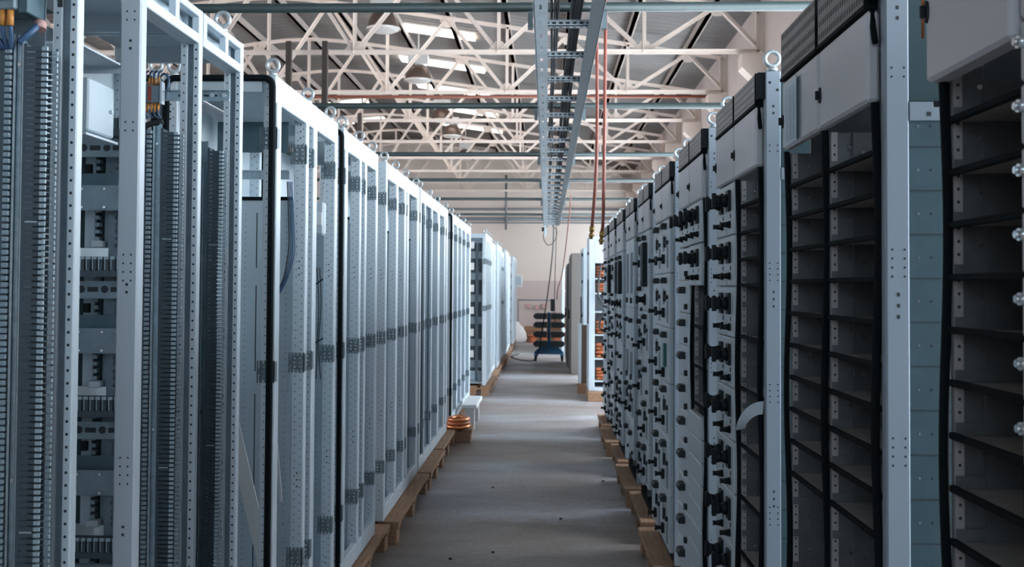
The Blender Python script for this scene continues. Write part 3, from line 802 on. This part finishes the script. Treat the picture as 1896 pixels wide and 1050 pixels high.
def shelf(w):
    def f(m):
        m.box(.006, DEP-.03, .002, w-.002, -.0025, 0, 'shelf_metal'); m.box(-.005, .006, 0, w, -.0065, .0045, 'rubber', .002)
        m.box(.012,.03,.02,.035,0,.0025,'bright_steel'); m.box(.05,.062,.02,.034,0,.0025,'bright_steel')
        m.box(.12, .17, w*.35, w*.75, 0, .0008, 'strip_metal')
    return f
def lift_off(m):  # rotary switch with a tall escutcheon
    m.box(-.010, 0, -.024, .024, -.036, .036, 'black_plastic', .002)
    m.cyl((-.010,0,0), (-.030,0,0), .024, 'black_plastic', 14, .017); m.cyl((-.030,0,0),(-.048,0,0),.017,'black_plastic',14,.021)
    m.box(-.060, -.046, -.008, .008, -.026, .026, 'black_plastic', .002)
def knob(m): m.cyl((0,0,0),(-.006,0,0),.013,'black_plastic',12); m.cyl((-.006,0,0),(-.030,0,0),.011,'black_plastic',12,.007); m.cyl((-.030,0,0),(-.034,0,0),.009,'black_plastic',12)
def tknob(m): m.box(-.016,0,-.019,.019,-.025,.025,'black_plastic',.002); m.cyl((-.016,0,0),(-.040,0,0),.010,'black_plastic',10); m.box(-.048,-.038,-.008,.008,-.013,.013,'black_plastic',.001)
def cup(m):
    pr = [(0,.0),(0,.030),(-.020,.030),(-.030,.022),(-.032,.006),(-.026,.0)]
    m.prism([(x,z) for (x,z) in pr], 1, -.040, .040, 'cup_plastic'); m.box(-.026,-.004,-.034,.034,.0301,.0306,'hole_dark')
def grille(h):
    def f(m):
        m.box(-.030, 0, -.07, .07, 0, h, 'black_plastic', .004)
        z = .012
        while z < h-.012: m.box(-.034,-.030,-.062,.062,z,z+.006,'cup_plastic'); z += .012
    return f
def slot(h): return lambda m: m.box(-.014, 0, -.012, .012, 0, h, 'cup_plastic', .001)
def gstrip(h): return lambda m: m.box(-.005, 0, -.014, .014, 0, h, 'strip_grey', .001)
def latch(m): m.cyl((0,0,0),(-.010,0,0),.0085,'bright_steel',10); m.cyl((-.010,0,0),(-.015,0,0),.005,'bright_steel',8)
def oval(m):
    pts = [(-.004, .008*math.cos(a), .017*math.sin(a)) for a in [2*PI*i/14 for i in range(14)]]
    k = len(m.v); m.v += pts+[(0,p[1]*1.15,p[2]*1.1) for p in pts]; m.face(range(k,k+14),'black_plastic')
    for i in range(14): m.face((k+i,k+(i+1)%14,k+14+(i+1)%14,k+14+i),'black_plastic')
    m.box(-.012,-.004,-.003,.003,-.010,.010,'black_plastic',.001)

def drawer(root, col, z0, z1, kind, mat='drawer_paint', proud=.020):
    w = col[1]-col[0]; h = z1-z0
    d = part('drawer_front', cached(('drawer_front', round(w,3), round(h,4), mat, proud), lambda m: m.box(-proud, .004, .002, w-.002, .0012, h-.0012, mat, .004)), root, (0,col[0],z0))
    p = lambda nm, key, fn, y, z: part(nm, cached(key, fn), d, (-proud,y,z))
    if kind == 'rotary':
        for y in (.075, .215):
            p('rotary_switch', 'rotary_switch', lift_off, y, h*.66); p('knob', 'knob', knob, y-.01, h*.20)
            p('indicator', 'tick', lambda m: m.box(-.002,0,-.003,.003,-.007,.007,'black_plastic'), y-.02, h*.36)
        part('guide_mark', cached('guide_mark', lambda m: m.box(-.0008,0,-.0015,.0015,0,.05,'strip_grey')), d, (-proud,.13,.004))
    elif kind == 'meter':
        p('handle', 'cup_handle', cup, w*.5, h-.052)
        p('label_strip', ('gstrip', .085), gstrip(.085), w*.72, h*.42); p('slot_window', ('slot', .055), slot(.055), w*.52, h*.48)
        p('knob', 'tknob', tknob, w*.68, h*.27); p('label_strip', ('gstrip', .11), gstrip(.11), w*.25, h*.10); p('slot_window', ('slot', .022), slot(.022), w*.22, h*.52)
    elif kind == 'meter_green':
        p('handle', 'cup_handle', cup, w*.5, h-.052)
        part('green_cover', cached('green_cover', lambda m: m.box(-.012,0,-.03,.03,0,.12,'green_plastic',.003)), d, (-proud,w*.5,h*.28), label='green plastic cover')
        p('knob', 'tknob', tknob, w*.68, h*.16)
    elif kind == 'cup':
        p('handle', 'cup_handle', cup, w*.45, h*.60); p('slot_window', ('slot', .024), slot(.024), w*.18, h*.12)
    elif kind == 'latch':
        p('latch', 'latch', latch, w-.016, h*.62)
    elif kind == 'panel':
        p('keyhole', 'keyhole', lambda m: m.disc((-.0006,0,0),(1,0,0),.004,'hole_dark',8), .035, h*.4)
    elif kind == 'grille':
        p('grille', ('grille', round(h*.55,3)), grille(h*.55), w*.5, h*.30); p('handle', 'cup_handle', cup, w*.6, h*.88)
        p('knob', 'rotary_switch', lift_off, w*.6, h*.14)
    elif kind == 'slits':
        for y in (w*.35, w*.65): p('label_strip', ('gstrip', round(h*.6,3)), gstrip(h*.6), y, h*.2)
        p('slot_window', ('slot', .04), slot(.04), w*.5, h*.06)
    return d
def open_column(root, col, zs, zlo=.06, zhi=1.735):
    w = col[1]-col[0]
    for z in zs: part('shelf', cached(('shelf', round(w,3)), shelf(w)), root, (0,col[0],z))
    part('partition', cached('partition', partition), root, (0,col[1]-.003,0))
def closed_backing(root, col):
    part('partition', cached('blank_side', lambda m: m.box(.006, DEP-.01, 0, .003, .05, 1.735, 'inner_plate')), root, (0,col[1]-.003,0))
def door(root, col, z0, z1, proud=.022, knob_side='far', bigknob=False):
    w = col[1]-col[0]; h = z1-z0
    d = part('door', cached(('door', round(w,3), round(h,3), proud), lambda m: m.box(-proud, .004, .0015, w-.0015, 0, h, 'door_paint', .006)), root, (0,col[0],z0))
    part('latch', cached('oval_latch', oval), d, (-proud,w-.010,h*.42))
    part('maker_mark', cached('maker_mark', lambda m: (m.box(-.0006,0,.018,.0192,h-.055,h-.008,'ink'), m.quad([(-.0005,.0192,h-.055),(-.0005,.0392,h-.063),(-.0005,.0392,h-.0645),(-.0005,.0192,h-.0565)],'ink'),
        [m.box(-.0006,0,.024+k*.005,.0275+k*.005,h-.040,h-.033,'ink') for k in range(3)])), d, (-proud,0,0))
def hood(root, col, style, zlo, zhi):
    w = col[1]-col[0]
    def f(m):
        hh = zhi-zlo
        if style == 'slots':
            m.box(-.026, .0, .002, w-.002, 0, hh, 'hood_metal', .002); m.box(-.028, .0, .0, w, -.008, 0, 'rubber'); m.box(-.0275,.0,0,.003,0,hh,'rubber')
            n = 20
            for i in range(n):
                for j in range(4):
                    y = .014+(w-.03)*i/(n-1); z = .010+(hh-.030)*j/3.0; m.box(-.0266, -.026, y-.003, y+.003, z, z+.013, 'hole_dark')
        else:
            m.box(-.022, .0, .002, w-.002, 0, hh, 'hood_light', .002); m.box(-.024, .0, 0, w, -.008, 0, 'rubber'); m.box(-.0235,.0,0,.003,0,hh,'rubber')
            for j in range(4): m.box(-.0228, -.022, .006, w-.006, hh*(.12+.23*j), hh*(.12+.23*j)+hh*.075, 'hood_metal')
    part('vent_hood', cached(('vent_hood', style, round(w,3), round(zhi-zlo,3)), f), root, (0,col[0],zlo))
Z = lambda z: z-BOT
SH = [Z(1.54)+.083*k for k in range(-6, 4)]
DLO, DHI = Z(1.883), Z(2.062)
def bay(k, label):
    y0 = .872+1.036*k
    r = thing('switchgear_cabinet', label, 'cabinet', (XR,y0,BOT), 'switchgear cabinets with drawers')
    part('post', cached('rpost', rpost), r)
    for y in (.001, W-.03): part('rear_post', cached('rearpost', lambda m: m.box(DEP-.05,DEP,0,.028,0,H,'post_paint',.003)), r, (.001,y,0))
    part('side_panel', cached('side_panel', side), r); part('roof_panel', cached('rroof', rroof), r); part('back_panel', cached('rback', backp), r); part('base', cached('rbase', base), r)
    for yb in (.014, W-.016): part('eyebolt', cached('eyebolt', eyebolt_mesh), r, (.022,yb,H))
    return r
def gask(r, ys, z0=.05, z1=1.74):
    for y in ys: part('gasket', cached(('wavy', z0, z1), wavy(z1, z0)), r, (-.006,y,0))
def endcap(r):
    part('hood_end', cached('hood_end', lambda m: m.box(-.022, -.0005, .004, .034, H-.082, H-.004, 'rubber', .001)), r)
    part('door_seal', cached('door_seal', lambda m: m.tube([(-.010, .046-.020*(1-math.cos(t)), H-.095-.045*t) for t in [i*.157 for i in range(11)]], .006, 'rubber', 6)), r)

SG = 'grey switchgear cabinet '
R1 = bay(0, SG+'with closed latched drawers beside open shelves at the frame edge')
C1 = (.458, .735); open_column(R1, C1, [Z(1.54)+.083*k for k in range(-9, 4)]); gask(R1, (.455, .738))
door(R1, (.452, .746), Z(1.85), Z(2.12), proud=.034)
z = Z(1.291)
while z < H-.03: drawer(R1, (NEAR[0],.4495), z, min(z+.083, H), 'latch', 'door_paint', .024); z += .083
closed_backing(R1, NEAR)
R2 = bay(1, SG+'all open shelves with a paper sheet taped to its upper door')
for c in (NEAR, FARC):
    open_column(R2, c, SH if c is FARC else SH); door(R2, c, DLO, DHI); hood(R2, c, 'slots', Z(2.072), H+.03)
part('copper_busbar', cached('busbar', lambda m: [m.box(.075+k*.014,.081+k*.014,.02,.06,1.86,H+.08,'copper') for k in range(3)]), R2)
gask(R2, (.034, .385, .738)); endcap(R2)
R3 = bay(2, SG+'with rotary switch drawers beside open shelves and a curled paper strip')
open_column(R3, NEAR, [Z(1.79), Z(1.702), Z(1.616), Z(1.532), Z(1.364), Z(1.195), Z(1.01), Z(.84), Z(.66), Z(.48), Z(.30)])
for c in (NEAR, FARC): door(R3, c, DLO, DHI); hood(R3, c, 'louvre', Z(2.072), H)
zz = [1.877, 1.70, 1.527, 1.355, 1.185, 1.01, .838, .665, .493, .32, .20]
for i in range(len(zz)-1): drawer(R3, FARC, Z(zz[i+1]), Z(zz[i]), 'rotary' if zz[i]-zz[i+1] > .15 else 'panel')
closed_backing(R3, FARC); gask(R3, (.034, .385)); endcap(R3)
R4 = bay(3, SG+'with a narrow open slot above flat drawers beside cup handles')
open_column(R4, NEAR, [Z(1.36), Z(1.19), Z(1.03)])
for c in (NEAR, FARC): door(R4, c, DLO, DHI); hood(R4, c, 'louvre', Z(2.072), H)
for a, b in ((1.705,1.877),(1.53,1.702)): drawer(R4, NEAR, Z(a), Z(b), 'rotary', proud=.024)
z = 1.00
while z > .22: drawer(R4, NEAR, Z(z-.09), Z(z), 'panel', 'drawer_paint', .024); z -= .0905
for a, b in ((1.705,1.877),): drawer(R4, FARC, Z(a), Z(b), 'rotary')
z = 1.70
while z > .30: drawer(R4, FARC, Z(z-.146), Z(z), 'cup'); z -= .146
closed_backing(R4, FARC); gask(R4, (.034, .385), .05, 1.74); endcap(R4)
R5 = bay(4, SG+'with two columns of meter drawers, one carrying a green cover')
for c in (NEAR, FARC):
    door(R5, c, DLO, DHI); hood(R5, c, 'louvre', Z(2.072), H)
    for i in range(6): drawer(R5, c, Z(1.877-.281*(i+1)), Z(1.877-.281*i), 'meter_green' if (i == 2 and c is NEAR) else 'meter')
    closed_backing(R5, c)
endcap(R5)
SPEC = [('with one tall black grille above meter drawers', 'grille', 'meter'), ('with pale slits on tall fronts beside the black grille one', 'slits', 'slits'),
        ('with paired black grilles on its upper fronts', 'grille', 'grille'), ('second from the end of the drawer row', 'meter', 'grille'), ('ending the drawer row next to the gap in the aisle', 'meter', 'cup')]
for i, (t, a, b) in enumerate(SPEC):
    R = bay(5+i, SG+t)
    for c, kd in ((NEAR, a), (FARC, b)):
        door(R, c, DLO-.06*(i > 1), DHI); hood(R, c, 'louvre', Z(2.072), H); top = 1.877-.06*(i > 1)
        if kd in ('grille', 'slits'):
            drawer(R, c, Z(top-.50), Z(top), kd); t2 = top-.50; hs = [.27,.27,.27,.27]; ks = ['meter','cup','meter','meter'] if kd == 'grille' else ['cup','slits','meter','cup']
        else: t2 = top; hs = [.27]*6; ks = ['meter','cup','meter','meter','cup','meter'] if kd == 'meter' else ['cup']*6
        for hh, k2 in zip(hs, ks): drawer(R, c, Z(t2-hh), Z(t2), k2); t2 -= hh
        closed_backing(R, c)
    endcap(R)
# paper sheet on the open cabinet's upper door, curled strip
mb = MB(); n = 10
y2 = .872+1.036
for i in range(n):
    a, b = .545+.160*i/n, .545+.160*(i+1)/n
    fa, fb = [.0002+.010*max(0, 1-t*4)**2 for t in (i/n, (i+1)/n)]
    for (ra, rb) in ((0,.001),):
        mb.quad([(XR-.0226-fa, y2+a, 1.888),(XR-.0226-fb, y2+b, 1.888),(XR-.0226-fb, y2+b, 2.045),(XR-.0226-fa, y2+a, 2.045)], 'paper')
random.seed(5)
for k in range(16):
    z = 1.90+k*.0088; a = .59+random.uniform(0,.02); b = .65+random.uniform(0,.045); mb.box(XR-.0238, XR-.0234, y2+a, y2+b, z, z+.0012, 'ink')
for a in (.605, .645, .680): mb.box(XR-.0238, XR-.0234, y2+a, y2+a+.001, 1.90, 2.03, 'ink')
o = solo('paper_sheet', mb, 'pale blue wiring sheet taped to an upper cabinet door', 'paper')
mb = MB(); cx, cz, n = XR-.006, 1.105, 14
for i in range(n):
    q = []
    for a in (i, i+1):
        t = math.radians(88+98*a/n); yy = .872+2.072+.012+.06*(a/n)**2
        ro, ri = .068, .040
        q.append(((cx+ro*math.cos(t), yy, cz+ro*1.25*math.sin(t)), (cx+ri*math.cos(t), yy+.008, cz+ri*1.15*math.sin(t))))
    mb.quad([q[0][0], q[1][0], q[1][1], q[0][1]], 'paper_white'); mb.sm[-1] = True
solo('paper_strip', mb, 'curled white paper strip hanging out of an open shelf', 'paper')

# ------------------------------------------------------------------ pallets
def pallet(x0, x1, y0, y1, label, group, h=.135, nb=3):
    r = thing('wooden_pallet', label, 'pallet', (0,y0,0), group)
    L = y1-y0; wb = .13
    for xx in (x0, (x0+x1)/2-wb/2, x1-wb):
        mb = MB(); mb.box(xx, xx+wb, 0, L, h-.024, h, 'pallet_wood', .003); part('deck_board', mb, r)
    for j in range(nb):
        yy = (L-.11)*j/(nb-1)
        for xx in (x0+.012, (x0+x1)/2-wb/2+.012, x1-wb+.012): part('block', cached(('pallet_block', h), lambda m: m.box(0, wb-.024, 0, .11, 0, h-.045, 'pallet_wood', .003)), r, (xx,yy,0))
        mb = MB(); mb.box(x0+.002, x1-.002, yy, yy+.11, h-.045, h-.0245, 'pallet_wood', .002); part('cross_board', mb, r)
PL = [(1.60,2.25),(2.29,3.08),(3.44,4.56),(4.6,5.83),(5.89,7.42),(7.47,8.5),(8.56,9.7),(10.02,12.5)]
for i, (a, b) in enumerate(PL):
    pallet(XL-.42, XL+(.07, .06, .07, .046, .088, .098, .075, .08)[i], a, b, 'wooden pallet under the open white frames, %s from the camera' % ORD[i], 'pallets under the open frames')
for i, (a, b) in enumerate(FAR+[(24.1,26.4)]):
    pallet(XF-.42, XF+.06+.01*(i % 2), a-.06 if i == 0 else a+.01, b-.01, 'wooden pallet under the far run of white frames, %s along it' % ORD[i], 'pallets under the far frames')
for i in range(10):
    a = .872+1.036*i
    pallet(XR-.105+(0,.03,.012,.04)[i % 4], XR+DEP+.02, a-.13+.05*(i % 2), a+.83, 'wooden pallet under the drawer cabinets, %s from the camera' % ORD[i], 'pallets under the drawer cabinets')

# ------------------------------------------------------------------ things on and beside the far part of the aisle
# copper coils and low white bench
for i, (z, r0) in enumerate(((.0, .085), (.034, .08), (.068, .078))):
    mb = MB()
    for q in range(2):
        mb.tube([((r0-.02*q)*1.25*math.cos(2*PI*k/24), (r0-.02*q)*2.0*math.sin(2*PI*k/24), .017) for k in range(24)], .016, 'copper' if i != 1 else 'reel_orange', 8, closed=True)
    solo('copper_coil', mb, 'flat coil of orange copper strip on a pallet end, %s of the stack' % ('lowest','middle','topmost')[i], 'coil', (-.86,9.86,.138+z), 'copper coils on the pallet end')
pallet(-1.05, -.72, 9.74, 9.99, 'short wooden pallet end carrying the copper coils', None, nb=2)
bn = thing('low_bench', 'low white bench on two legs by the copper coils', 'bench', (-.86,11.0,0))
mb = MB(); mb.box(-.03, .13, -.45, .45, .235, .275, 'bench_white', .004); part('bench_top', mb, bn)
for yy in (-.36, .32):
    mb = MB(); mb.box(.0, .10, yy, yy+.05, 0, .235, 'bench_white', .003); part('leg', mb, bn)

# trolley
T = thing('parts_trolley', 'blue wheeled trolley with four rows of dark bins at the aisle end', 'trolley', (.055,20.8,0))
mb = MB(); mb.box(-.035,.035,-.03,.03,.20,1.0,'blue_paint',.006); part('mast', mb, T)
mb = MB(); mb.prism([(-.30,.135),(.30,.135),(.30,.18),(.07,.40),(-.07,.40),(-.30,.18)], 1, -.05, .05, 'blue_paint'); mb.box(-.31,-.23,-.28,.28,.115,.135,'blue_paint',.005); mb.box(.23,.31,-.28,.28,.115,.135,'blue_paint',.005); part('base', mb, T)
def bins(m): m.prism([(0,.0),(.20,.0),(.27,.05),(.27,.085),(.20,.135),(0,.135)], 1, -.16, .0, 'bin_plastic'); m.box(.0,.24,-.165,-.16,.02,.03,'black_plastic')
for s in (-1, 1):
    for z in (.29, .485, .68, .86):
        o = part('bin', cached(('bin', s), lambda m: m.prism([(s*p,q) for (p,q) in [(.004,.0),(.235,.0),(.285,.04),(.285,.085),(.235,.122),(.004,.122)]], 1, -.17, .12, 'bin_plastic')), T, (s*.038,0,z))
def caster(m):
    m.cyl((-.018,0,.05),(.018,0,.05),.05,'rubber',14); m.box(-.026,.026,-.03,.03,.05,.108,'black_plastic',.004)
for x in (-.27, .27):
    for y in (-.24, .24): part('caster', cached('caster', caster), T, (x,y,0))
# white bag, crates, barrier
mb = MB(); k = len(mb.v)
prof = [(.02,0),(.17,.02),(.20,.12),(.185,.28),(.15,.40),(.07,.50),(.05,.56),(.0,.58)]
mb.lathe((0,0,0), prof, 'bag_white', 16)
mb.v = [(x*(1+.12*math.sin(7*z+3*y*9)), y*.8+.05*z, z) for (x,y,z) in [(a+ (.30*(.58-c)*.35), b, c) for (a,b,c) in mb.v]]
solo('white_sack', mb, 'white plastic sack slumped on the floor at the aisle end', 'sack', (-.80,27.4,.0))
def crate(x, y, w, d, h, z, lab):
    r = thing('wooden_crate', lab, 'crate', (x,y,z), 'crates behind the trolley')
    for s in (0, 1):
        mb = MB()
        for j in range(3): mb.box(0, w, s*(d-.02), s*(d-.02)+.02, .01+j*h/3, .01+j*h/3+h/3-.02, 'pallet_wood', .002)
        part('side_boards', mb, r)
    for s in (0, 1):
        mb = MB(); mb.box(s*(w-.02), s*(w-.02)+.02, .021, d-.021, .01, h-.01, 'pallet_wood'); part('end_board', mb, r)
    mb = MB(); mb.box(0, w, .021, d-.021, 0, .009, 'pallet_wood'); part('floor_board', mb, r)
crate(-.62, 28.0, .55, .6, .42, 0, 'orange brown wooden crate behind the white sack')
crate(.0, 28.2, .60, .6, .50, 0, 'orange brown wooden crate directly behind the trolley mast')
crate(.02, 28.25, .50, .5, .30, .50, 'smaller wooden crate stacked behind the trolley bins')
for i, (x, y) in enumerate(((-.36,27.6),(-.03,27.45),(.29,27.5),(.62,27.7))):
    mb = MB(); mb.lathe((0,0,0), [(.0,0),(.15,0),(.15,.02),(.08,.03),(.11,.10),(.08,.17),(.15,.18),(.15,.20),(.0,.20)], 'reel_orange', 16)
    solo('cable_reel', mb, 'small orange cable reel on the floor, %s along the row by the crates' % ORD[i], 'reel', (x,y,0), 'orange reels by the crates')
bp = thing('barrier_post', 'dark barrier rail with post and box by the back wall', 'barrier', (0,29.6,0))
mb = MB(); mb.cyl((-.85,0,1.14),(.22,0,1.14),.022,'conduit'); part('rail', mb, bp)
mb = MB(); mb.box(.12,.24,-.04,.04,.82,1.17,'black_plastic',.01); part('switch_box', mb, bp)
for x in (-.84,.18):
    mb = MB(); mb.box(x-.02,x+.02,-.02,.02,0,1.12,'conduit'); part('post', mb, bp)
for i, (x, z) in enumerate(((-.62,.86),(-.36,.82),(-.14,.86))):
    mb = MB(); mb.box(0,.13,0,.05,0,.16,'wall_mauve',.006); mb.box(.01,.12,-.004,0,.01,.15,'meter_pink'); solo('wall_socket', mb, 'small pink grey socket box on the back wall, %s of three' % ORD[i], 'socket', (x,Y1-.06,z), 'sockets on the back wall')
mb = MB(); mb.box(0,.35,0,.08,0,.30,'wall_cream',.01); mb.box(.02,.33,-.005,0,.02,.28,'wall_mauve')
# cabinets across the gap on the drawer side
w1 = thing('shelf_cabinet', 'white tall cabinet full of orange coils facing the gap in the drawer row', 'cabinet', (.57,13.5,.13))
mb = MB(); mb.box(0,.08,0,.7,0,2.08,'cover_paint',.006); part('front_panel', mb, w1)
mb = MB(); mb.box(.10,.70,.62,.64,0,2.08,'inner_plate'); mb.box(.08,.70,0,.7,2.02,2.08,'cover_paint',.004); mb.box(.08,.70,0,.04,1.72,2.02,'cover_paint'); mb.box(.08,.7,0,.7,0,.05,'cover_paint'); mb.box(.66,.70,0,.62,.05,2.02,'cover_paint'); part('body', mb, w1)
for z in (.12,.42,.74,1.05,1.30,1.50):
    mb = MB(); mb.box(.082,.655,.01,.60,z,z+.02,'cover_paint'); part('shelf', mb, w1)
mb = MB(); mb.box(-.012,0,.1,.2,.9,1.5,'black_plastic',.003); mb.box(-.02,0,.02,.08,1.83,1.87,'black_plastic'); part('vent', mb, w1)
random.seed(11)
n = 0
for z, hh in ((.14,.16),(.44,.20),(.76,.18),(1.32,.12),(1.52,.16)):
    for q in range(2):
        mb = MB(); 
        for j in range(4):
            rr = .085; mb.tube([(rr*math.cos(2*PI*k/16), rr*math.sin(2*PI*k/16), .015+j*hh/4) for k in range(16)], hh/9, 'reel_orange' if (j+q) % 2 else 'copper', 6, closed=True)
        solo('wire_coil', mb, 'orange wire coil on the %s shelf of the white coil cabinet, %s one' % (('lowest','second','third','fifth','top')[[.14,.44,.76,1.32,1.52].index(z)], ('aisle side','wall side')[q]), 'coil', (.57+.20+q*.22,13.62+q*.02,.13+z+.010), 'coils in the white cabinet'); n += 1
mb = MB(); mb.tube(curve([(.57+.16,13.47,1.84),(.57+.12,13.46,1.45),(.57+.20,13.45,1.25),(.57+.14,13.46,1.0),(.57+.25,13.47,.92)],8),.014,'black_wire',6)
solo('hanging_black_cable', mb, 'black cable dangling in front of the coil cabinet shelves', 'cable')
w2 = thing('control_cabinet', 'white control cabinet with black handles beyond the coil cabinet', 'cabinet', (.535,14.75,.13))
mb = MB(); mb.box(0,.62,0,1.1,0,1.98,'white_paint',.008); part('body', mb, w2)
mb = MB()
for z in (.65,.95,1.45,1.85): mb.box(-.02,0,.05,.12,z,z+.05,'black_plastic',.003)
part('handle', mb, w2)
mb = MB(); mb.box(-.014,0,.45,.62,.85,1.25,'black_plastic',.004); part('vent', mb, w2)
mb = MB(); mb.box(-.006,0,.54,.56,.1,1.9,'seam_dark'); part('door_seam', mb, w2)
lp = thing('leaning_door', 'loose cabinet door with white edge standing before the control cabinet', 'panel', (.46,14.45,.0))
mb = MB(); mb.box(0,.045,0,.03,.14,1.0,'white_paint',.004); part('white_edge', mb, lp)
mb = MB(); mb.box(.045,.20,.01,.025,.14,.98,'brown_board'); part('brown_face', mb, lp)
mb = MB(); mb.box(-.01,.24,-.06,.10,0,.135,'pallet_wood',.004); part('timber_foot', mb, lp)
mb = MB(); mb.box(.56,1.3,13.38,14.25,0,.125,'pallet_wood',.004); solo('timber_plinth', mb, 'thick timber plinth under the white coil cabinet', 'plinth')
mb = MB(); mb.box(.53,1.16,14.74,15.9,0,.125,'pallet_wood',.004); solo('timber_plinth', mb, 'thick timber plinth under the white control cabinet', 'plinth')
for i, (x, y, d, h, lab) in enumerate(((.43,17.5,1.35,2.12,'plain grey brown cabinet, taller of the two past the control cabinet'), (.40,19.0,1.5,1.98,'plain grey brown cabinet, shorter of the two beside the trolley'))):
    r = thing('storage_cabinet', lab, 'cabinet', (x,y,0), 'grey brown cabinets')
    mb = MB(); mb.box(0,.55,0,d,0,h,'brown_cabinet',.006); part('body', mb, r)
    mb = MB(); mb.box(-.012,0,.02,d/2-.01,.08,h-.05,'brown_cabinet',.003); part('door', mb, r)
    dd = mb = MB(); mb.box(-.012,0,d/2+.01,d-.02,.08,h-.05,'brown_cabinet',.003); part('door', mb, r)
    mb = MB()
    mb.box(-.04,-.013,d/2-.10,d/2-.07,.95,1.12,'black_plastic',.003); part('handle', mb, r)
    if i == 0:
        mb = MB()
        for z in (.5,1.0,1.45,1.9): mb.box(.50,.545,-.02,0,z,z+.05,'black_plastic')
        part('bracket', mb, r)
sr = thing('shelf_rack', 'white shelving rack with a tilted pale sheet at the far end', 'rack', (.36,23.0,0))
for x in (0,.5):
    for y in (0,1.2):
        mb = MB(); mb.box(x,x+.05,y,y+.05,0,2.0,'white_paint',.004); part('upright', mb, sr)
for z in (.5,.95,1.42,1.9):
    mb = MB(); mb.box(.002,.548,.002,1.248,z,z+.03,'white_paint',.003); part('shelf', mb, sr)
mb = MB(); mb.beam((.08,.5,1.47),(.44,.5,1.86),.02,.7,'bench_white'); part('tilted_sheet', mb, sr)
mb = MB(); mb.box(0,.28,0,.3,0,.34,'cardboard',.004); solo('cardboard_box', mb, 'brown cardboard box on the far white rack', 'box', (.56,23.1,.982))
# loose floor debris
random.seed(2)
for i, (x, y) in enumerate(((-.53,5.6),(-.30,5.75),(-.4,7.6),(.10,6.6),(.45,7.9))):
    mb = MB(); mb.lathe((0,0,0), [(.0,0),(.011,.0),(.009,.007),(.0,.010)], 'black_plastic', 7)
    solo('floor_scrap', mb, 'tiny dark scrap lying on the concrete aisle floor', 'scrap', (x,y,0), 'scraps on the aisle floor')

# ------------------------------------------------------------------ camera
F = 1850.0; PXX, PYY = 948.0, 484.0
yaw, pitch, roll = math.radians(1.9892), math.radians(1.4748), math.radians(.33)
w = Vector((-math.sin(yaw)*math.cos(pitch), math.cos(yaw)*math.cos(pitch), math.sin(pitch)))
r0 = Vector((math.cos(yaw), math.sin(yaw), 0)); u0 = r0.cross(w)
r = r0*math.cos(roll)+u0*math.sin(roll); u = u0*math.cos(roll)-r0*math.sin(roll)
cd = bpy.data.cameras.new('camera'); cam = bpy.data.objects.new('camera', cd); C.objects.link(cam)
M = Matrix(((r.x,u.x,-w.x,0),(r.y,u.y,-w.y,0),(r.z,u.z,-w.z,1.52),(0,0,0,1)))
cam.matrix_world = M
cd.sensor_width = 36.0; cd.sensor_fit = 'HORIZONTAL'; cd.lens = 36.0*F/1896.0
cd.shift_y = -(525.0-PYY)/1896.0
cd.clip_start = .05; cd.clip_end = 200
cd.dof.use_dof = True; cd.dof.focus_distance = 3.0; cd.dof.aperture_fstop = 8.0
bpy.context.scene.camera = cam

# ------------------------------------------------------------------ light
wd = bpy.data.worlds.new('world'); bpy.context.scene.world = wd; wd.use_nodes = True
wd.node_tree.nodes['Background'].inputs['Color'].default_value = (.6, .75, .9, 1); wd.node_tree.nodes['Background'].inputs['Strength'].default_value = .3
sc = bpy.context.scene
sc.view_settings.view_transform = 'Standard'; sc.view_settings.look = 'None'; sc.view_settings.gamma = 1.0; sc.view_settings.use_curve_mapping = False
sc.view_settings.exposure = 0.02
sc.cycles.use_denoising = True
sc.cycles.max_bounces = 8; sc.cycles.diffuse_bounces = 5; sc.cycles.glossy_bounces = 3
sc.cycles.sample_clamp_indirect = 6.0
